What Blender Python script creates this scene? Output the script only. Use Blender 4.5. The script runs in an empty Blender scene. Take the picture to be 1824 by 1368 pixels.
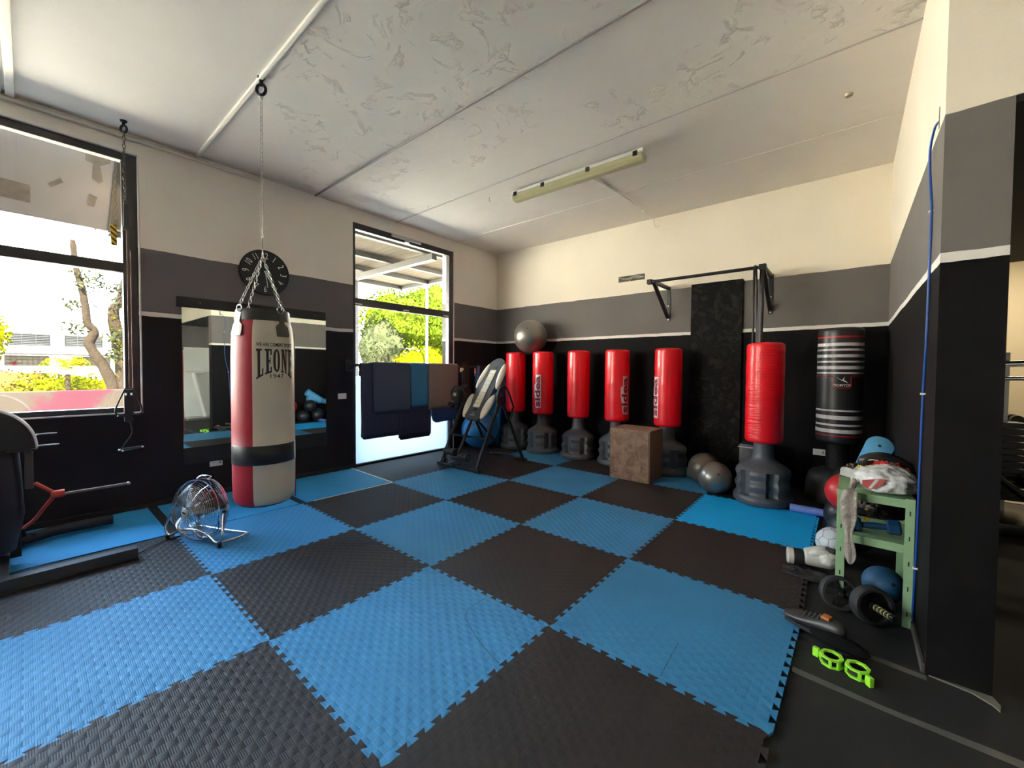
import bpy, bmesh, math, random
from mathutils import Vector, Matrix
random.seed(7)
SC = bpy.context.scene
COL = SC.collection
PI = math.pi
# ------------------------------------------------------------------ camera
yaw, pitch, roll = -0.6899, -0.0268, 0.0078
cy_, sy_, cp_, sp_ = math.cos(yaw), math.sin(yaw), math.cos(pitch), math.sin(pitch)
fwd = Vector((sy_*cp_, cy_*cp_, sp_)); rt = Vector((cy_, -sy_, 0)); up = rt.cross(fwd)
rt2 = rt*math.cos(roll) + up*math.sin(roll); up2 = up*math.cos(roll) - rt*math.sin(roll)
cam = bpy.data.cameras.new('camera'); camo = bpy.data.objects.new('camera', cam); COL.objects.link(camo)
camo.matrix_world = Matrix(((rt2.x, up2.x, -fwd.x, 2.2062), (rt2.y, up2.y, -fwd.y, -0.7479), (rt2.z, up2.z, -fwd.z, 1.3585), (0, 0, 0, 1)))
cam.sensor_width = 36; cam.lens = 720.17/1824*36
cam.shift_x = (912-920.52)/1824; cam.shift_y = (677.12-684)/1824
cam.clip_start = 0.02; cam.clip_end = 300
SC.camera = camo
# ------------------------------------------------------------------ sky, sun, exposure
SC.view_settings.view_transform = 'Standard'; SC.view_settings.look = 'None'
SC.view_settings.gamma = 1; SC.view_settings.use_curve_mapping = False
SC.view_settings.exposure = 2.3
W = bpy.data.worlds.new('sky'); SC.world = W; W.use_nodes = True
wn, wl = W.node_tree.nodes, W.node_tree.links
bg = wn['Background']; bg.inputs['Strength'].default_value = 8.0
tc = wn.new('ShaderNodeTexCoord'); sx = wn.new('ShaderNodeSeparateXYZ'); rp = wn.new('ShaderNodeValToRGB')
wl.new(tc.outputs['Generated'], sx.inputs[0]); wl.new(sx.outputs['Z'], rp.inputs[0]); wl.new(rp.outputs[0], bg.inputs['Color'])
e = rp.color_ramp.elements
e[0].position = 0.0; e[0].color = (1.0, 0.87, 0.70, 1)
e[1].position = 0.45; e[1].color = (0.42, 0.60, 0.86, 1)
x_ = e.new(0.2); x_.color = (0.86, 0.86, 0.84, 1)
sun = bpy.data.lights.new('sun', 'SUN'); suno = bpy.data.objects.new('sun', sun); COL.objects.link(suno)
sun.energy = 35.0; sun.angle = 0.01; sun.color = (1, 0.93, 0.8)
suno.rotation_euler = Vector((-0.62, 0.25, -0.80)).to_track_quat('-Z', 'Y').to_euler()
try:
    SC.cycles.use_denoising = True; SC.cycles.max_bounces = 10; SC.cycles.diffuse_bounces = 6
    SC.cycles.transparent_max_bounces = 24; SC.cycles.caustics_reflective = False; SC.cycles.caustics_refractive = False
except Exception: pass
def portal(name, loc, face, w, h):
    l = bpy.data.lights.new(name, 'AREA'); l.shape = 'RECTANGLE'; l.size = w; l.size_y = h; l.cycles.is_portal = True
    o = bpy.data.objects.new(name, l); COL.objects.link(o); o.location = loc
    o.rotation_euler = Vector(face).to_track_quat('-Z', 'Y').to_euler()
# ------------------------------------------------------------------ helpers
def V(*a): return Vector(a)
def finish(name, bm, mat, parent=None, loc=None, smooth=False, kind=None):
    me = bpy.data.meshes.new(name); bm.normal_update(); bm.to_mesh(me); bm.free()
    for m in (mat if isinstance(mat, (list, tuple)) else [mat]): me.materials.append(m)
    if smooth:
        me.polygons.foreach_set('use_smooth', [True]*len(me.polygons))
        me.set_sharp_from_angle(angle=math.radians(38))
    o = bpy.data.objects.new(name, me); COL.objects.link(o)
    if parent: o.parent = parent
    if loc: o.location = loc
    if kind: o['kind'] = kind
    return o
def thing(name, label, cat, loc=(0, 0, 0), rz=0, group=None, kind=None):
    o = bpy.data.objects.new(name, None); COL.objects.link(o); o.location = loc; o.rotation_euler = (0, 0, rz)
    o.empty_display_size = 0.05
    return tag(o, label, cat, group, kind)
def tag(o, label, cat, group=None, kind=None):
    o['label'] = label; o['category'] = cat
    if group: o['group'] = group
    if kind: o['kind'] = kind
    return o
def box(bm, x0, x1, y0, y1, z0, z1, bev=0, mi=0, M=None):
    r = bmesh.ops.create_cube(bm, size=1)
    vs = r['verts']
    for v in vs:
        v.co = V((x0+x1)/2+v.co.x*(x1-x0), (y0+y1)/2+v.co.y*(y1-y0), (z0+z1)/2+v.co.z*(z1-z0))
    fs = set(f for v in vs for f in v.link_faces)
    if bev:
        es = list(set(e for v in vs for e in v.link_edges))
        rr = bmesh.ops.bevel(bm, geom=es, offset=bev, segments=2, affect='EDGES', profile=0.6)
        fs = set(rr['faces']) | set(f for f in fs if f.is_valid)
        vs = list(set(v for f in fs for v in f.verts))
    for f in fs:
        if f.is_valid: f.material_index = mi
    if M is not None:
        for v in vs: v.co = M @ v.co
    return vs
def B(x0, x1, y0, y1, z0, z1, bev=0):
    bm = bmesh.new(); box(bm, x0, x1, y0, y1, z0, z1, bev); return bm
def tube(bm, pts, r, seg=10, closed=False, caps=True, mi=0):
    pts = [Vector(p) for p in pts]; n = len(pts); rings = []
    prev = None
    for i, p in enumerate(pts):
        a = pts[i-1] if (i > 0 or closed) else p
        b = pts[(i+1) % n] if (i < n-1 or closed) else p
        t = (b-a).normalized() if (b-a).length > 1e-9 else V(0, 0, 1)
        if prev is None:
            u = t.orthogonal().normalized()
        else:
            u = (prev - t*prev.dot(t))
            u = u.normalized() if u.length > 1e-6 else t.orthogonal().normalized()
        prev = u; w = t.cross(u)
        rr = r[i] if isinstance(r, (list, tuple)) else r
        rings.append([bm.verts.new(p + (u*math.cos(2*PI*k/seg)+w*math.sin(2*PI*k/seg))*rr) for k in range(seg)])
    for i in range(n if closed else n-1):
        A, Bq = rings[i], rings[(i+1) % n]
        off = 0
        if closed and i == n-1:
            off = min(range(seg), key=lambda s: (A[0].co-Bq[s].co).length)
        for k in range(seg):
            f = bm.faces.new((A[k], A[(k+1) % seg], Bq[(k+1+off) % seg], Bq[(k+off) % seg])); f.material_index = mi
    if caps and not closed:
        bm.faces.new(rings[0][::-1]).material_index = mi; bm.faces.new(rings[-1]).material_index = mi
def smooth_path(pts, n=8):
    P = [Vector(p) for p in pts]; out = []
    for i in range(len(P)-1):
        p0 = P[max(i-1, 0)]; p1 = P[i]; p2 = P[i+1]; p3 = P[min(i+2, len(P)-1)]
        for k in range(n):
            t = k/n
            out.append(0.5*((2*p1)+(p2-p0)*t+(2*p0-5*p1+4*p2-p3)*t*t+(3*p1-p0-3*p2+p3)*t**3))
    out.append(P[-1]); return out
def lathe(bm, prof, seg=48, M=None, rfun=None, mi=0, caps=True):
    rings = []
    for z, r in prof:
        ring = []
        for k in range(seg):
            a = 2*PI*k/seg; q = rfun(a, z, r) if rfun else r
            c = V(q*math.cos(a), q*math.sin(a), z)
            ring.append(bm.verts.new(M @ c if M is not None else c))
        rings.append(ring)
    for i in range(len(rings)-1):
        for k in range(seg):
            f = bm.faces.new((rings[i][k], rings[i][(k+1) % seg], rings[i+1][(k+1) % seg], rings[i+1][k])); f.material_index = mi
    if caps:
        bm.faces.new(rings[0][::-1]).material_index = mi; bm.faces.new(rings[-1]).material_index = mi
    return rings
def ball(bm, c, r, sc=(1, 1, 1), u=32, v=20, M=None, mi=0):
    rr = bmesh.ops.create_uvsphere(bm, u_segments=u, v_segments=v, radius=r)
    for q in rr['verts']:
        q.co = V(q.co.x*sc[0], q.co.y*sc[1], q.co.z*sc[2])
        if M is not None: q.co = M @ q.co
        q.co += Vector(c)
    for f in set(f for q in rr['verts'] for f in q.link_faces): f.material_index = mi
    return rr['verts']
def prism(bm, pts, z0, z1, M=None, mi=0):
    a = [bm.verts.new(V(p[0], p[1], z0)) for p in pts]; b = [bm.verts.new(V(p[0], p[1], z1)) for p in pts]
    if M is not None:
        for v in a+b: v.co = M @ v.co
    n = len(pts)
    bm.faces.new(a[::-1]).material_index = mi; bm.faces.new(b).material_index = mi
    for i in range(n):
        bm.faces.new((a[i], a[(i+1) % n], b[(i+1) % n], b[i])).material_index = mi
def frame_M(o, u, v):
    u = Vector(u).normalized(); v = Vector(v); v = (v-u*v.dot(u)).normalized(); n = u.cross(v)
    return Matrix(((u.x, v.x, n.x, o[0]), (u.y, v.y, n.y, o[1]), (u.z, v.z, n.z, o[2]), (0, 0, 0, 1)))
def chain(bm, p, q, L=0.032, Wd=0.018, r=0.0022, seg=5, twist=0.0):
    p = Vector(p); q = Vector(q); d = q-p; n = max(1, round(d.length/(L-2.6*r))); t = d/n; tn = t.normalized()
    u0 = tn.orthogonal().normalized(); w0 = tn.cross(u0)
    for i in range(n):
        c = p+t*(i+0.5); a = twist+(PI/2 if i % 2 else 0)
        u = u0*math.cos(a)+w0*math.sin(a); pts = []
        hl = L/2-Wd/2; hw = Wd/2-r
        for k in range(5):
            b = PI*k/4; pts.append(c+tn*(hl+math.sin(b)*hw)+u*math.cos(b)*hw)
        for k in range(5):
            b = PI+PI*k/4; pts.append(c+tn*(-hl+math.sin(b)*hw)+u*math.cos(b)*hw)
        tube(bm, pts, r, seg, closed=True)
def text_bm(s, size, depth=0.001, bold=0.0, align='CENTER'):
    c = bpy.data.curves.new('t', 'FONT'); c.body = s; c.size = size; c.extrude = depth; c.offset = bold
    c.align_x = align; c.align_y = 'CENTER'; c.resolution_u = 3
    o = bpy.data.objects.new('t', c); COL.objects.link(o)
    dg = bpy.context.evaluated_depsgraph_get(); me = bpy.data.meshes.new_from_object(o.evaluated_get(dg))
    bm = bmesh.new(); bm.from_mesh(me)
    bpy.data.objects.remove(o); bpy.data.curves.remove(c); bpy.data.meshes.remove(me)
    return bm
def warp(bm, fn, cut=None):
    if cut:
        xs = [v.co.x for v in bm.verts]; x = math.floor(min(xs)/cut)*cut
        while x < max(xs):
            bmesh.ops.bisect_plane(bm, geom=bm.verts[:]+bm.edges[:]+bm.faces[:], plane_co=(x, 0, 0), plane_no=(1, 0, 0)); x += cut
    for v in bm.verts: v.co = fn(v.co)
    return bm
# ------------------------------------------------------------------ materials
MATS = {}
def mat(name, col, rough=0.6, metal=0, spec=0.5, bump=None, var=0.0, vscale=8, coat=0, sss=0, emis=None, alpha=1, sheen=0, coord='Object'):
    if name in MATS: return MATS[name]
    m = bpy.data.materials.new(name); m.use_nodes = True; n, l = m.node_tree.nodes, m.node_tree.links
    p = n['Principled BSDF']; p.inputs['Base Color'].default_value = (*col, 1); p.inputs['Roughness'].default_value = rough
    p.inputs['Metallic'].default_value = metal; p.inputs['Specular IOR Level'].default_value = spec
    p.inputs['Coat Weight'].default_value = coat; p.inputs['Sheen Weight'].default_value = sheen
    t = n.new('ShaderNodeTexCoord')
    if var:
        q = n.new('ShaderNodeTexNoise'); q.inputs['Scale'].default_value = vscale; q.inputs['Detail'].default_value = 5
        l.new(t.outputs[coord], q.inputs['Vector'])
        mx = n.new('ShaderNodeMix'); mx.data_type = 'RGBA'
        mx.inputs[6].default_value = (*[max(0, c*(1-var)) for c in col], 1); mx.inputs[7].default_value = (*[min(1, c*(1+var)) for c in col], 1)
        l.new(q.outputs['Fac'], mx.inputs[0]); l.new(mx.outputs[2], p.inputs['Base Color'])
    if bump:
        q = n.new('ShaderNodeTexNoise'); q.inputs['Scale'].default_value = bump[0]; q.inputs['Detail'].default_value = 4
        l.new(t.outputs[coord], q.inputs['Vector'])
        b = n.new('ShaderNodeBump'); b.inputs['Strength'].default_value = bump[1]; b.inputs['Distance'].default_value = bump[2] if len(bump) > 2 else 0.01
        l.new(q.outputs['Fac'], b.inputs['Height']); l.new(b.outputs[0], p.inputs['Normal'])
    if alpha < 1: p.inputs['Alpha'].default_value = alpha
    MATS[name] = m; return m
def math_node(n, l, op, a, b=None, c=None):
    q = n.new('ShaderNodeMath'); q.operation = op
    for i, s in enumerate((a, b, c)):
        if s is None: continue
        if isinstance(s, (int, float)): q.inputs[i].default_value = s
        else: l.new(s, q.inputs[i])
    return q.outputs[0]
def wall_paint(name, white, grey, black, zs=1.865, zg=2.49, blackrough=0.7):
    m = bpy.data.materials.new(name); m.use_nodes = True; n, l = m.node_tree.nodes, m.node_tree.links
    p = n['Principled BSDF']; g = n.new('ShaderNodeNewGeometry'); s = n.new('ShaderNodeSeparateXYZ'); l.new(g.outputs['Position'], s.inputs[0])
    nz = n.new('ShaderNodeTexNoise'); nz.inputs['Scale'].default_value = 5; nz.inputs['Detail'].default_value = 4; l.new(g.outputs['Position'], nz.inputs['Vector'])
    z = math_node(n, l, 'ADD', s.outputs['Z'], math_node(n, l, 'MULTIPLY', math_node(n, l, 'SUBTRACT', nz.outputs['Fac'], 0.5), 0.02))
    big = n.new('ShaderNodeTexNoise'); big.inputs['Scale'].default_value = 1.3; big.inputs['Detail'].default_value = 6; l.new(g.outputs['Position'], big.inputs['Vector'])
    def mixc(fac, a, b):
        x = n.new('ShaderNodeMix'); x.data_type = 'RGBA'; l.new(fac, x.inputs[0])
        for i, c in ((6, a), (7, b)):
            if isinstance(c, tuple): x.inputs[i].default_value = (*c, 1)
            else: l.new(c, x.inputs[i])
        return x.outputs[2]
    fz = math_node(n, l, 'MULTIPLY', big.outputs['Fac'], 1.0)
    wht = mixc(fz, tuple(c*0.90 for c in white), tuple(min(1, c*1.06) for c in white))
    gry = mixc(fz, tuple(c*0.85 for c in grey), tuple(c*1.12 for c in grey))
    blk = mixc(fz, tuple(c*0.8 for c in black), tuple(c*1.3 for c in black))
    c = mixc(math_node(n, l, 'GREATER_THAN', z, zg), gry, wht)
    c = mixc(math_node(n, l, 'LESS_THAN', z, zs+0.021), c, (0.72, 0.70, 0.66))
    low = math_node(n, l, 'LESS_THAN', z, zs-0.021)
    c = mixc(low, c, blk); l.new(c, p.inputs['Base Color'])
    l.new(math_node(n, l, 'SUBTRACT', 0.75, math_node(n, l, 'MULTIPLY', low, 0.75-blackrough)), p.inputs['Roughness'])
    p.inputs['Specular IOR Level'].default_value = 0.14
    fn = n.new('ShaderNodeTexNoise'); fn.inputs['Scale'].default_value = 60; fn.inputs['Detail'].default_value = 5; l.new(g.outputs['Position'], fn.inputs['Vector'])
    b = n.new('ShaderNodeBump'); b.inputs['Strength'].default_value = 0.25; b.inputs['Distance'].default_value = 0.004
    l.new(math_node(n, l, 'ADD', fn.outputs['Fac'], math_node(n, l, 'MULTIPLY', big.outputs['Fac'], 2.0)), b.inputs['Height']); l.new(b.outputs[0], p.inputs['Normal'])
    return m
WHITE = (0.88, 0.80, 0.665); GREY = (0.158, 0.146, 0.138); BLACK = (0.0045, 0.004, 0.0045)
m_wall = wall_paint('wall_paint', WHITE, GREY, BLACK)
m_wall_left = wall_paint('wall_paint_left', (0.87, 0.82, 0.74), (0.155, 0.145, 0.148), (0.019, 0.0165, 0.019))
m_white = mat('white_plaster', (0.78, 0.74, 0.66), 0.7, var=0.05, bump=(40, 0.2, 0.004))
def ceiling_mat():
    m = bpy.data.materials.new('ceiling_plaster'); m.use_nodes = True; n, l = m.node_tree.nodes, m.node_tree.links
    p = n['Principled BSDF']; p.inputs['Roughness'].default_value = 0.75; p.inputs['Specular IOR Level'].default_value = 0.3
    t = n.new('ShaderNodeNewGeometry')
    a = n.new('ShaderNodeTexNoise'); a.inputs['Scale'].default_value = 1.1; a.inputs['Detail'].default_value = 7; a.inputs['Roughness'].default_value = 0.6; a.inputs['Distortion'].default_value = 0.7
    l.new(t.outputs['Position'], a.inputs['Vector'])
    mx = n.new('ShaderNodeMix'); mx.data_type = 'RGBA'; mx.inputs[6].default_value = (0.74, 0.69, 0.62, 1); mx.inputs[7].default_value = (0.88, 0.83, 0.755, 1)
    l.new(a.outputs['Fac'], mx.inputs[0]); l.new(mx.outputs[2], p.inputs['Base Color'])
    # trowel ridges: thin contour lines of a distorted noise
    b = n.new('ShaderNodeTexNoise'); b.inputs['Scale'].default_value = 2.4; b.inputs['Detail'].default_value = 9; b.inputs['Roughness'].default_value = 0.62; b.inputs['Distortion'].default_value = 1.2
    l.new(t.outputs['Position'], b.inputs['Vector'])
    r = math_node(n, l, 'ABSOLUTE', math_node(n, l, 'SUBTRACT', b.outputs['Fac'], 0.52))
    r = math_node(n, l, 'SUBTRACT', 1.0, math_node(n, l, 'MINIMUM', math_node(n, l, 'MULTIPLY', r, 45.0), 1.0))
    k = n.new('ShaderNodeTexNoise'); k.inputs['Scale'].default_value = 0.9; k.inputs['Detail'].default_value = 2; l.new(t.outputs['Position'], k.inputs['Vector'])
    msk = math_node(n, l, 'MULTIPLY', math_node(n, l, 'GREATER_THAN', k.outputs['Fac'], 0.46), 1.0)
    s = n.new('ShaderNodeSeparateXYZ'); l.new(t.outputs['Position'], s.inputs[0])
    inb = math_node(n, l, 'MULTIPLY', math_node(n, l, 'GREATER_THAN', s.outputs['Y'], 0.42), math_node(n, l, 'LESS_THAN', s.outputs['Y'], 2.8))
    k2 = n.new('ShaderNodeTexNoise'); k2.inputs['Scale'].default_value = 6.0; k2.inputs['Detail'].default_value = 3; l.new(t.outputs['Position'], k2.inputs['Vector'])
    msk = math_node(n, l, 'MULTIPLY', msk, math_node(n, l, 'MINIMUM', math_node(n, l, 'MAXIMUM', math_node(n, l, 'MULTIPLY', math_node(n, l, 'SUBTRACT', k2.outputs['Fac'], 0.47), 9.0), 0.0), 1.0))
    h = math_node(n, l, 'MULTIPLY', math_node(n, l, 'MULTIPLY', r, msk), inb)
    h = math_node(n, l, 'ADD', h, math_node(n, l, 'MULTIPLY', a.outputs['Fac'], 1.2))
    bp = n.new('ShaderNodeBump'); bp.inputs['Strength'].default_value = 0.9; bp.inputs['Distance'].default_value = 0.009
    l.new(h, bp.inputs['Height']); l.new(bp.outputs[0], p.inputs['Normal'])
    return m
m_ceil = ceiling_mat()
def foam_mat(name, col, woven=True, rough=0.58, s=1.0):
    m = bpy.data.materials.new(name); m.use_nodes = True; n, l = m.node_tree.nodes, m.node_tree.links
    p = n['Principled BSDF']; p.inputs['Roughness'].default_value = rough; p.inputs['Specular IOR Level'].default_value = 0.30
    g = n.new('ShaderNodeNewGeometry'); sp = n.new('ShaderNodeSeparateXYZ'); l.new(g.outputs['Position'], sp.inputs[0])
    X, Y = sp.outputs['X'], sp.outputs['Y']
    w = n.new('ShaderNodeTexNoise'); w.inputs['Scale'].default_value = 2.2; w.inputs['Detail'].default_value = 6; l.new(g.outputs['Position'], w.inputs['Vector'])
    mx = n.new('ShaderNodeMix'); mx.data_type = 'RGBA'; mx.inputs[6].default_value = (*[c*0.82 for c in col], 1); mx.inputs[7].default_value = (*[c*1.16 for c in col], 1)
    l.new(w.outputs['Fac'], mx.inputs[0]); l.new(mx.outputs[2], p.inputs['Base Color'])
    f = n.new('ShaderNodeTexNoise'); f.inputs['Scale'].default_value = 260; f.inputs['Detail'].default_value = 3; l.new(g.outputs['Position'], f.inputs['Vector'])
    h = math_node(n, l, 'MULTIPLY', f.outputs['Fac'], 0.12)
    if woven:
        c = 0.030
        cx = math_node(n, l, 'DIVIDE', X, c*1.35); cyy = math_node(n, l, 'DIVIDE', Y, c)
        par = math_node(n, l, 'MODULO', math_node(n, l, 'ADD', math_node(n, l, 'ADD', math_node(n, l, 'FLOOR', cx), math_node(n, l, 'FLOOR', cyy)), 1000), 2)
        bx = math_node(n, l, 'ABSOLUTE', math_node(n, l, 'SINE', math_node(n, l, 'MULTIPLY', cx, PI)))
        by = math_node(n, l, 'ABSOLUTE', math_node(n, l, 'SINE', math_node(n, l, 'MULTIPLY', cyy, PI)))
        dome = math_node(n, l, 'POWER', math_node(n, l, 'MULTIPLY', bx, by), 0.5)
        lx = math_node(n, l, 'SINE', math_node(n, l, 'MULTIPLY', X, 2*PI/0.0068)); ly = math_node(n, l, 'SINE', math_node(n, l, 'MULTIPLY', Y, 2*PI/0.0068))
        ln = math_node(n, l, 'ADD', math_node(n, l, 'MULTIPLY', par, lx), math_node(n, l, 'MULTIPLY', math_node(n, l, 'SUBTRACT', 1, par), ly))
        h = math_node(n, l, 'ADD', h, math_node(n, l, 'MULTIPLY', math_node(n, l, 'MULTIPLY', par, dome), 1.0*s))
        h = math_node(n, l, 'ADD', h, math_node(n, l, 'MULTIPLY', ln, 0.10*s))
    b = n.new('ShaderNodeBump'); b.inputs['Strength'].default_value = 0.75 if woven else 0.4; b.inputs['Distance'].default_value = 0.0035 if woven else 0.002
    l.new(h, b.inputs['Height']); l.new(b.outputs[0], p.inputs['Normal'])
    return m
m_blue = foam_mat('blue_foam', (0.046, 0.245, 0.50)); m_dark = foam_mat('dark_foam', (0.0255, 0.0205, 0.0215))
m_dark_s = foam_mat('dark_foam_worn', (0.029, 0.023, 0.0225), s=0.35); m_blue_s = foam_mat('blue_foam_worn', (0.042, 0.235, 0.47), s=0.45)
m_blue_flat = foam_mat('blue_foam_flat', (0.03, 0.26, 0.55), woven=False); m_new = foam_mat('new_blue_foam', (0.004, 0.42, 0.98), woven=False, rough=0.55)
m_rubber = mat('black_rubber_floor', (0.010, 0.009, 0.009), 0.85, var=0.25, vscale=3, bump=(300, 0.4, 0.002))
m_tape = mat('grey_floor_tape', (0.10, 0.093, 0.085), 0.7, var=0.4, vscale=12)
m_frame = mat('dark_aluminium', (0.035, 0.03, 0.032), 0.42, metal=0.3, spec=0.6)
m_bead = mat('white_bead', (0.72, 0.70, 0.68), 0.35)
m_bk = mat('black_metal', (0.012, 0.012, 0.014), 0.38, metal=0.2)
m_bkm = mat('black_matt', (0.012, 0.0115, 0.013), 0.7, var=0.2)
m_bkr = mat('black_rubber', (0.016, 0.016, 0.018), 0.55)
m_chrome = mat('chrome', (0.75, 0.75, 0.76), 0.18, metal=1)
m_steel = mat('galvanised_steel', (0.42, 0.41, 0.40), 0.35, metal=1)
m_dsteel = mat('dark_steel', (0.10, 0.095, 0.09), 0.4, metal=0.9)
m_wp = mat('white_plastic', (0.75, 0.74, 0.72), 0.4)
m_grey_base = mat('grey_plastic_base', (0.085, 0.088, 0.098), 0.42, bump=(500, 0.15, 0.001), var=0.08)
m_red = mat('red_vinyl', (0.78, 0.003, 0.014), 0.33, bump=(260, 0.12, 0.002), coat=0.25)
m_mirror = mat('mirror_glass', (0.86, 0.90, 0.87), 0.015, metal=1)
def glass_mat(name, tint=(1, 1, 1), gl=0.05):
    m = bpy.data.materials.new(name); m.use_nodes = True; n, l = m.node_tree.nodes, m.node_tree.links
    n.remove(n['Principled BSDF']); o = n['Material Output']; t = n.new('ShaderNodeBsdfTransparent'); t.inputs[0].default_value = (*tint, 1)
    g = n.new('ShaderNodeBsdfGlossy'); g.inputs['Roughness'].default_value = 0.02; x = n.new('ShaderNodeMixShader'); x.inputs[0].default_value = gl
    l.new(t.outputs[0], x.inputs[1]); l.new(g.outputs[0], x.inputs[2]); l.new(x.outputs[0], o.inputs[0]); return m
m_glass = glass_mat('window_glass', (0.97, 0.99, 0.98))
def trans_mat(name, col, mixf=0.6, rough=0.6):
    m = bpy.data.materials.new(name); m.use_nodes = True; n, l = m.node_tree.nodes, m.node_tree.links
    n.remove(n['Principled BSDF']); o = n['Material Output']; t = n.new('ShaderNodeBsdfTranslucent'); t.inputs[0].default_value = (*col, 1)
    g = n.new('ShaderNodeBsdfDiffuse'); g.inputs[0].default_value = (*col, 1); x = n.new('ShaderNodeMixShader'); x.inputs[0].default_value = mixf
    q = n.new('ShaderNodeTexNoise'); q.inputs['Scale'].default_value = 30
    mx = n.new('ShaderNodeMix'); mx.data_type = 'RGBA'; mx.inputs[6].default_value = (*[c*0.92 for c in col], 1); mx.inputs[7].default_value = (*col, 1)
    l.new(q.outputs['Fac'], mx.inputs[0]); l.new(mx.outputs[2], t.inputs[0])
    l.new(g.outputs[0], x.inputs[1]); l.new(t.outputs[0], x.inputs[2]); l.new(x.outputs[0], o.inputs[0]); return m
m_frost = trans_mat('frosted_white_panel', (0.50, 0.56, 0.58), 0.85)
# ------------------------------------------------------------------ room shell
XL, XR, YB, ZC, FZ = -3.05, 2.50, 5.00, 3.53, -0.015
def wall_holes(name, mat_, x0, x1, y0, y1, z0, z1, holes, axis='x'):
    bm = bmesh.new()   # wall slab split into boxes around rectangular holes (a, b, za, zb) sorted along its length
    a0, a1 = (y0, y1) if axis == 'x' else (x0, x1)
    def bb(a, b, za, zb):
        if b-a < 1e-4 or zb-za < 1e-4: return
        if axis == 'x': box(bm, x0, x1, a, b, za, zb)
        else: box(bm, a, b, y0, y1, za, zb)
    cur = a0
    for (a, b, za, zb) in sorted(holes):
        bb(cur, a, z0, z1); bb(a, b, z0, za); bb(a, b, zb, z1); cur = b
    bb(cur, a1, z0, z1)
    return finish(name, bm, mat_, kind='structure')
W1 = (-3.60, -0.055, 0.925, 3.345); D1 = (2.10, 3.90, FZ, 3.345); W2 = (-6.2, -4.5, 0.30, 3.345)
wall_holes('wall_left', m_wall_left, XL-0.28, XL, -6.6, 5.2, FZ-0.1, ZC+0.2, [W1, D1, W2])
wall_holes('wall_back', m_wall, XL, XR+0.2, YB, YB+0.25, FZ-0.1, ZC+0.2, [])
wall_holes('wall_right', m_wall, XR, XR+0.2, 1.83, YB, FZ-0.1, ZC, [])
m_side = wall_paint('side_room_paint', (0.62, 0.60, 0.52), (0.16, 0.15, 0.145), (0.62, 0.64, 0.62), zs=1.86, zg=2.5, blackrough=0.7)
m_beige = mat('beige_wall_paint', (0.66, 0.58, 0.42), 0.7, var=0.06, vscale=2)
# header over the passage into the side gym, with a deep dark soffit behind it
bm = bmesh.new(); box(bm, XR+0.2, 5.6, 1.83, 3.2, 2.49, ZC); finish('wall_header', bm, m_wall, kind='structure')
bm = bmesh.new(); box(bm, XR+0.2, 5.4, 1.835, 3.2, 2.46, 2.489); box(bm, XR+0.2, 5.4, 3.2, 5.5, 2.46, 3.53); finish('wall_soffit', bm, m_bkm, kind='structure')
wall_holes('wall_side', m_side, 5.4, 5.6, -6.6, 9.2, FZ-0.1, ZC+0.2, [])
wall_holes('wall_side_back', m_beige, 2.3, 5.6, 9.0, 9.2, FZ-0.1, ZC+0.2, [])
wall_holes('wall_side_left', m_beige, 2.3, 2.5, 5.25, 9.0, FZ-0.1, ZC+0.2, [])
wall_holes('wall_front', m_wall, XL, 5.4, -6.6, -6.35, FZ-0.1, ZC+0.2, [], axis='y')
bm = bmesh.new(); box(bm, XL-0.28, 5.6, -6.6, 5.25, ZC, ZC+0.2); finish('ceiling', bm, m_ceil, kind='structure')
bm = bmesh.new(); box(bm, 2.3, 5.6, 5.25, 9.2, 3.3, 3.5); finish('ceiling_side', bm, m_white, kind='structure')
bm = bmesh.new(); box(bm, XL-0.28, 5.6, -6.6, 9.2, FZ-0.1, FZ); finish('floor', bm, m_rubber, kind='structure')
m_sand = mat('beige_floor_strip', (0.42, 0.36, 0.27), 0.6, var=0.1)
bm = bmesh.new(); box(bm, 2.72, 5.4, 5.85, 6.9, FZ, FZ+0.004); finish('floor_strip', bm, m_sand, kind='structure')
# ceiling joints: raised beads
for i, (y, w, h) in enumerate([(0.40, 0.028, 0.022), (1.60, 0.02, 0.014), (2.78, 0.013, 0.007), (3.95, 0.010, 0.006), (-0.80, 0.05, 0.03), (-2.0, 0.02, 0.01)]):
    bm = bmesh.new()
    x1 = XR if y > 1.83 else 5.4
    box(bm, XL, x1, y-w/2, y+w/2, ZC-h, ZC+0.01, bev=min(w, h)*0.42); finish('trim_%d' % (i+1), bm, (mat('grey_joint', (.30, .28, .28), .7) if i == 1 else mat('pale_grey_joint', (.48, .45, .43), .7) if i == 2 else m_white), kind='structure', smooth=True)
bm = bmesh.new(); box(bm, XL, 1.9, -0.86, -0.842, ZC-0.02, ZC, bev=0.004); finish('trim_7', bm, m_white, kind='structure')
# cable raceway along the top of the left wall
bm = bmesh.new(); tube(bm, [(-3.03, y, 3.485) for y in (-6.3, -2, 0.95)], 0.018, 12); tube(bm, [(-3.03, 0.95, 3.485), (-3.03, 0.99, 3.483)], 0.022, 12)
finish('trim_8', bm, m_white, kind='structure', smooth=True)
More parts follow.
